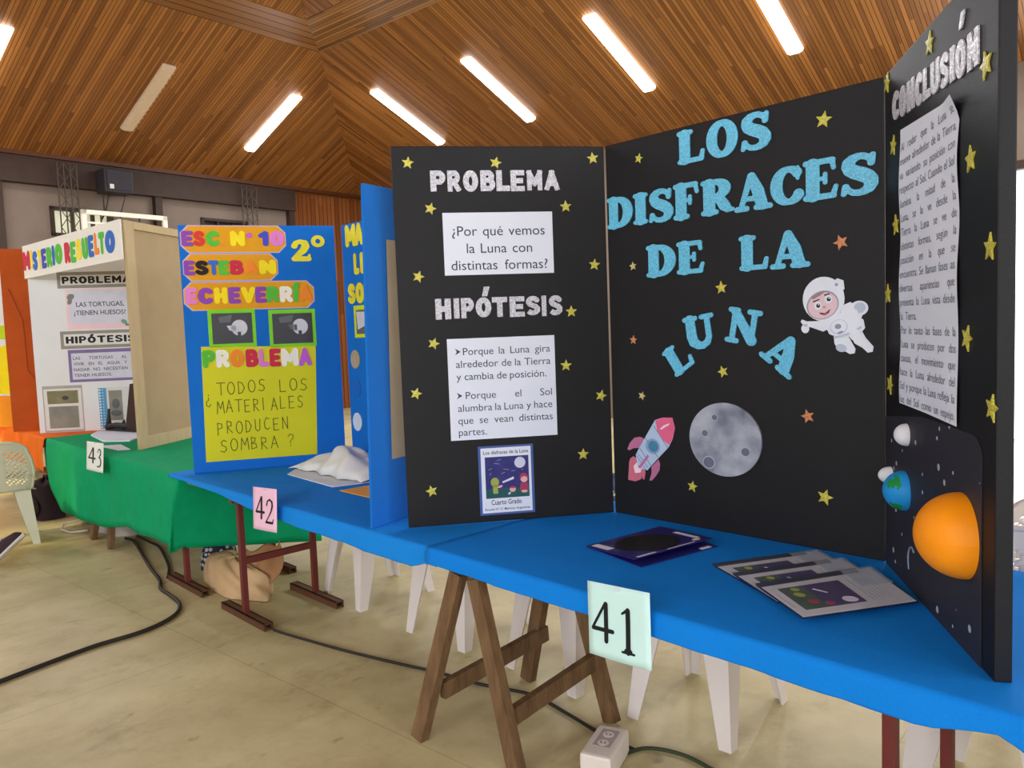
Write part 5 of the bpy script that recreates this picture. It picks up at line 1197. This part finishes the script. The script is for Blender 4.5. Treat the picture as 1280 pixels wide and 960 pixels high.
# stand 43: papers and a dark model on a tray
q = MB(TBL); z3 = .7422
q.prism([(-8.0, 2.25), (-7.75, 2.12), (-7.15, 2.05), (-6.95, 2.2), (-7.2, 2.42), (-7.8, 2.48)], z3, z3+.012, PAPER)
tag(q.build('paper_stack', origin=tw(-7.5, 2.3, z3)), 'loose white papers on the green table behind sign 43', 'papers')
q = MB(TBL); q.prism([(-6.88, 1.94), (-6.46, 1.95), (-6.42, 2.03), (-6.8, 2.08)], z3, z3+.005, PAPER)
tag(q.build('paper_sheet', origin=tw(-6.6, 2.05, z3)), 'white sheet on the green table beside the wooden backed wing', 'paper')
DKP = mat('dark_model', (46, 44, 48), .5, .4)
md = thing('bone_model', 'dark turtle bone model on a black tray before the white board', 'model', tw(-7.65, 2.4, z3))
TRY = TBL @ T(-7.95, 2.30, .0135) @ RZ(15)
q = MB(TRY); q.box(0, .62, 0, .11, z3, z3+.012, DKP, bev=.004); q.build('tray', md)
q = MB(TRY @ T(7.44, -2.46, 0)); q.tube([(-7.44, 2.5, z3+.03), (-7.46, 2.52, z3+.12), (-7.45, 2.52, z3+.20)], [.03, .016, .012], DKP); q.tube([(-7.46, 2.5, z3+.03), (-7.32, 2.5, z3+.05), (-7.2, 2.52, z3+.04), (-7.12, 2.52, z3+.05)], [.03, .026, .03, .02], DKP); q.tube([(-7.24, 2.52, z3+.04), (-7.22, 2.52, z3+.1)], [.025, .008], DKP); q.build('bones', md)
q = MB(TRY @ T(7.24, -2.52, 0)); q.add([(-6.98, 2.56, z3+.012), (-6.7, 2.56, z3+.012), (-6.7, 2.62, z3+.012), (-6.98, 2.62, z3+.012), (-6.88, 2.57, z3+.44), (-6.7, 2.57, z3+.46), (-6.7, 2.60, z3+.46), (-6.88, 2.60, z3+.44)], [(3, 2, 1, 0), (4, 5, 6, 7), (0, 1, 5, 4), (1, 2, 6, 5), (2, 3, 7, 6), (3, 0, 4, 7)], mat('dark_brown_panel', (62, 44, 40), .5)); q.build('back_plate', md)
# ------------------------------------------------------------------ things on the floor
KRAFT = mat('kraft_paper', (196, 164, 122), .7, .25, .12, 5, .15, 30)
def crumple(cx, cy, rx, ry, h, sd, mouth=0):
    rn = random.Random(sd); D = [(rn.uniform(0, 6.28), rn.uniform(2, 5), rn.uniform(2, 7), rn.uniform(-6, 6)) for _ in range(9)]
    def f(a, b):
        th = 2*math.pi*a; k = math.cos(b*math.pi/2)**.55 if b < .999 else 0
        w = 0
        for p, m_, n_, o_ in D: w += abs(math.sin(round(m_)*th/2*2+p+b*n_))-.6
        w *= .045
        top = 1+.55*max(0, math.cos(th-.45))*mouth*b*(1-b)*2
        return Vector((cx+rx*(1+w)*k*math.cos(th), cy+ry*(1+w)*k*math.sin(th), .005+h*math.sin(b*math.pi/2)**.9*(1+w*1.6)*top))
    return f
bg = thing('paper_bag', 'brown crumpled paper bag lying behind the red trestle leg', 'bag', tw(-4.7, 2.07, 0))
q = MB(TBL); q.grid(crumple(-4.72, 2.07, .37, .135, .19, 3), 60, 20, KRAFT); q.build('body', bg)
q = MB(TBL)
def flap(x, y):
    return Vector((-4.76+.40*x+.03*math.sin(y*5), 2.13+.05*y+.05*math.sin(x*6+y*3), .10+(.10+.12*x)*y+.015*math.sin(x*17+y*4)))
q.grid(flap, 24, 10, mat('kraft_inside', (160, 118, 80), .8, .15, .12, 8)); q.build('mouth', bg, solid=.003, soff=0)
def pat_mat():
    m, nt, b = new_mat('floral_cloth'); L = nt.links
    tc = nd(nt, 'ShaderNodeTexCoord'); n = nd(nt, 'ShaderNodeTexVoronoi'); n.inputs['Scale'].default_value = 34; L.new(tc.outputs['Object'], n.inputs['Vector'])
    lt = nd(nt, 'ShaderNodeMath', operation='LESS_THAN'); lt.inputs[1].default_value = .42; L.new(n.outputs['Distance'], lt.inputs[0])
    mx = nd(nt, 'ShaderNodeMix', data_type='RGBA'); mx.inputs[6].default_value = lin((30, 30, 46)); mx.inputs[7].default_value = lin((176, 178, 186)); L.new(lt.outputs[0], mx.inputs[0]); L.new(mx.outputs[2], b.inputs['Base Color']); b.inputs['Roughness'].default_value = .8; return m
q = MB(TBL)
def blob(cx, cy, rx, ry, h, sd):
    def f(a, b):
        th = 2*math.pi*a; k = math.cos(b*math.pi/2)**.6 if b < .999 else 0
        w = 1+.06*math.sin(4*th+sd)+.05*math.sin(7*th+sd*2+b*5)
        return Vector((cx+rx*w*k*math.cos(th), cy+ry*w*k*math.sin(th), .003+h*math.sin(b*math.pi/2)*(1+.05*math.sin(5*th+sd))))
    return f
q.grid(blob(-5.26, 2.19, .12, .12, .23, 1), 36, 14, pat_mat()); tag(q.build('cloth_bundle', origin=tw(-5.26, 2.19, 0)), 'black and white patterned bag under the green cloth corner', 'bag')
BPK = mat('backpack_fabric', (46, 32, 36), .8, .2, .15, 14, .2, 90)
bp_ = thing('backpack', 'dark backpack on the floor between the beige chair and green cloth', 'backpack', tuple(tw(-8.08, 1.80, 0)))
q = MB(T(*tw(-8.08, 1.80, 0)) @ RZ(-38) @ SCL(.85, .9, .82)); 
def bpf(a, b):
    th = 2*math.pi*a; c, s_ = math.cos(th), math.sin(th); sq = lambda x: math.copysign(abs(x)**.55, x)
    k = 1-.25*b-.0*b; k = k if b < .93 else k*(1-b)/.07
    return Vector((.20*sq(c)*k*(1+.04*math.sin(b*9+th*3)), .13*sq(s_)*k, .005+.44*b+.02*math.sin(th*3)*b))
q.grid(bpf, 40, 22, BPK); q.build('body', bp_)
q = MB(T(*tw(-8.08, 1.80, 0)) @ RZ(-38) @ SCL(.85, .9, .82)); q.grid(lambda a, b: Vector((.15*math.cos(2*math.pi*a)*math.cos(b*1.57)**.5, -.13-.05*math.sin(b*1.57), .15+.11*math.sin(2*math.pi*a)*math.cos(b*1.57)**.5)), 28, 8, BPK); q.build('front_pocket', bp_)
q = MB(T(*tw(-8.08, 1.80, 0)) @ RZ(-38) @ SCL(.85, .9, .82)); q.tube([(-.13, -.11, .40), (-.06, -.15, .37), (-.03, -.15, .33), (-.07, -.15, .31), (-.11, -.14, .34)], .01, mat('grey_strap', (150, 136, 128), .7)); q.tube([(.0, -.12, .41), (.05, -.13, .36), (.09, -.12, .36)], .009, MATS['grey_strap']); q.tube([(-.04, 0, .43), (-.02, 0, .48), (.04, 0, .48), (.06, 0, .43)], .009, BPK); q.build('strap', bp_)
TOTE = mat('grey_canvas', (176, 166, 154), .8)
tt = thing('tote_bag', 'pale tote bag lying flat behind the wooden legs of stand 43', 'bag', tw(-7.3, 2.0, 0))
q = MB(TBL); q.grid(blob(-6.98, 2.1, .3, .17, .11, 4), 32, 10, TOTE); q.build('body', tt)
q = MB(TBL); q.tube([(-7.14, 1.98, .10), (-7.28, 1.86, .09), (-7.40, 1.76, .05), (-7.36, 1.73, .015), (-7.2, 1.76, .012), (-7.08, 1.86, .03)], .009, mat('strap_white', (206, 196, 180), .7)); q.build('handle', tt)
# cables
CAB = mat('black_rubber', (38, 34, 28), .55, .4)
def cable(label, pts, r=.0085, m=CAB, z=None):
    P = [Vector((u, v, r+.001)) for u, v in pts]; out = []
    for i in range(len(P)-1):
        a, b, c, d = P[max(i-1, 0)], P[i], P[i+1], P[min(i+2, len(P)-1)]
        for k in range(6):
            t = k/6; out.append(.5*((2*b)+(c-a)*t+(2*a-5*b+4*c-d)*t*t+(3*b-a-3*c+d)*t**3))
    out.append(P[-1])
    q = MB(TBL); q.tube([tuple(p) for p in out], r, m, n=8)
    return tag(q.build('cable', origin=tw(pts[0][0], pts[0][1], 0)), label, 'cable')
cable('thick black cable from under the green cloth across the floor to the lower left edge', [(-4.1, .2), (-4.2, .45), (-4.261, .696), (-4.319, .91), (-4.372, 1.143), (-4.379, 1.344), (-4.43, 1.50), (-4.53, 1.62), (-4.68, 1.69), (-4.88, 1.71), (-5.06, 1.72), (-5.25, 1.78), (-5.64, 1.85), (-6.42, 2.01), (-6.6, 2.0)], .0115)
cable('short black cable running back under the green cloth beside the thick one', [(-6.6, 2.09), (-6.3, 2.09), (-6.072, 2.08), (-5.554, 1.95), (-5.34, 1.87), (-5.27, 1.84)], .01)
cable('thin black cable running along the floor under the tables to the power strip', [(-3.85, 1.875), (-3.736, 1.894), (-3.326, 1.981), (-2.983, 2.073), (-2.784, 2.133), (-2.54, 2.185), (-2.30, 2.265), (-2.1, 2.25), (-1.84, 2.21), (-1.71, 2.21)], .0075)
cable('dark green cable running from the power strip to the lower right', [(-1.72, 2.16), (-1.68, 2.25), (-1.569, 2.298), (-1.438, 2.29), (-1.2, 2.24), (-1.0, 2.18)], .0075, mat('green_rubber', (52, 62, 40), .55))
bx_ = thing('power_strip', 'white socket box on the floor at the foot of the sawhorse', 'socket box', tw(-1.76, 2.06, 0))
PW = mat('socket_plastic', (222, 214, 206), .4, .4, .02)
MBX = TBL @ T(-1.735, 2.075, 0) @ RZ(20)
q = MB(MBX); q.box(-.058, .058, -.11, .105, .001, .09, PW, bev=.012); q.build('housing', bx_)
q = MB(MBX); SKT = mat('socket_recess', (168, 160, 160), .5)
q.box(-.032, .032, -.045, .075, .0895, .0915, SKT)
for y in (-.02, .04):
    q.ell(0, y, .02, .02, .0915, .093, PW, n=20)
    for x, r in ((-.008, 25), (.008, -25)): q.box(-.0018, .0018, -.006, .006, .093, .0936, DKP, T(x, y, 0) @ RZ(r))
q.build('sockets', bx_)
# shoe of someone sitting just outside the frame
SHO = mat('dark_suede', (58, 46, 52), .8, .2, .12, 20); SOL = mat('white_rubber', (214, 206, 204), .6)
sh = thing('shoe', 'dark sneaker with white sole, toe up, at the left edge', 'shoe', (-3.78, 5.55, 0))
MS = T(-3.80, 5.55, .012) @ RZ(8) @ RY(-42)
def last(b):     # half width and height along the foot, heel at 0, toe at 1
    w = .036+.012*math.sin(min(1, b*1.15)*math.pi)+.008*(b > .5)*math.sin((b-.5)*2*math.pi); h = .10-.055*max(0, (b-.25)/.75)**.8 if b > .25 else .10
    if b > .86: w *= max(.05, math.cos((b-.86)/.14*1.45)); h *= max(.35, math.cos((b-.86)/.14*1.15))
    if b < .08: w *= .6+.4*b/.08
    return w, h
q = MB(MS); q.grid(lambda a, b: Vector((.29*b-.01, last(b)[0]*math.cos(math.pi*a), .022+last(b)[1]*math.sin(math.pi*a)**.75)), 20, 26, SHO); q.build('upper', sh)
q = MB(MS); q.grid(lambda a, b: Vector((.305*b-.016, 1.14*last(b)[0]*math.cos(2*math.pi*a), .012+.016*math.sin(2*math.pi*a)*1.0)), 16, 26, SOL); q.build('sole', sh)
q = MB(MS)
for k in range(5): q.tube([(.10+.022*k, -.022, .105-.008*k), (.112+.022*k, 0, .118-.009*k), (.10+.022*k, .022, .105-.008*k)], .0035, mat('lace_grey', (190, 184, 186), .7), n=6)
q.build('laces', sh)
q = MB(T(0, 0, 0));
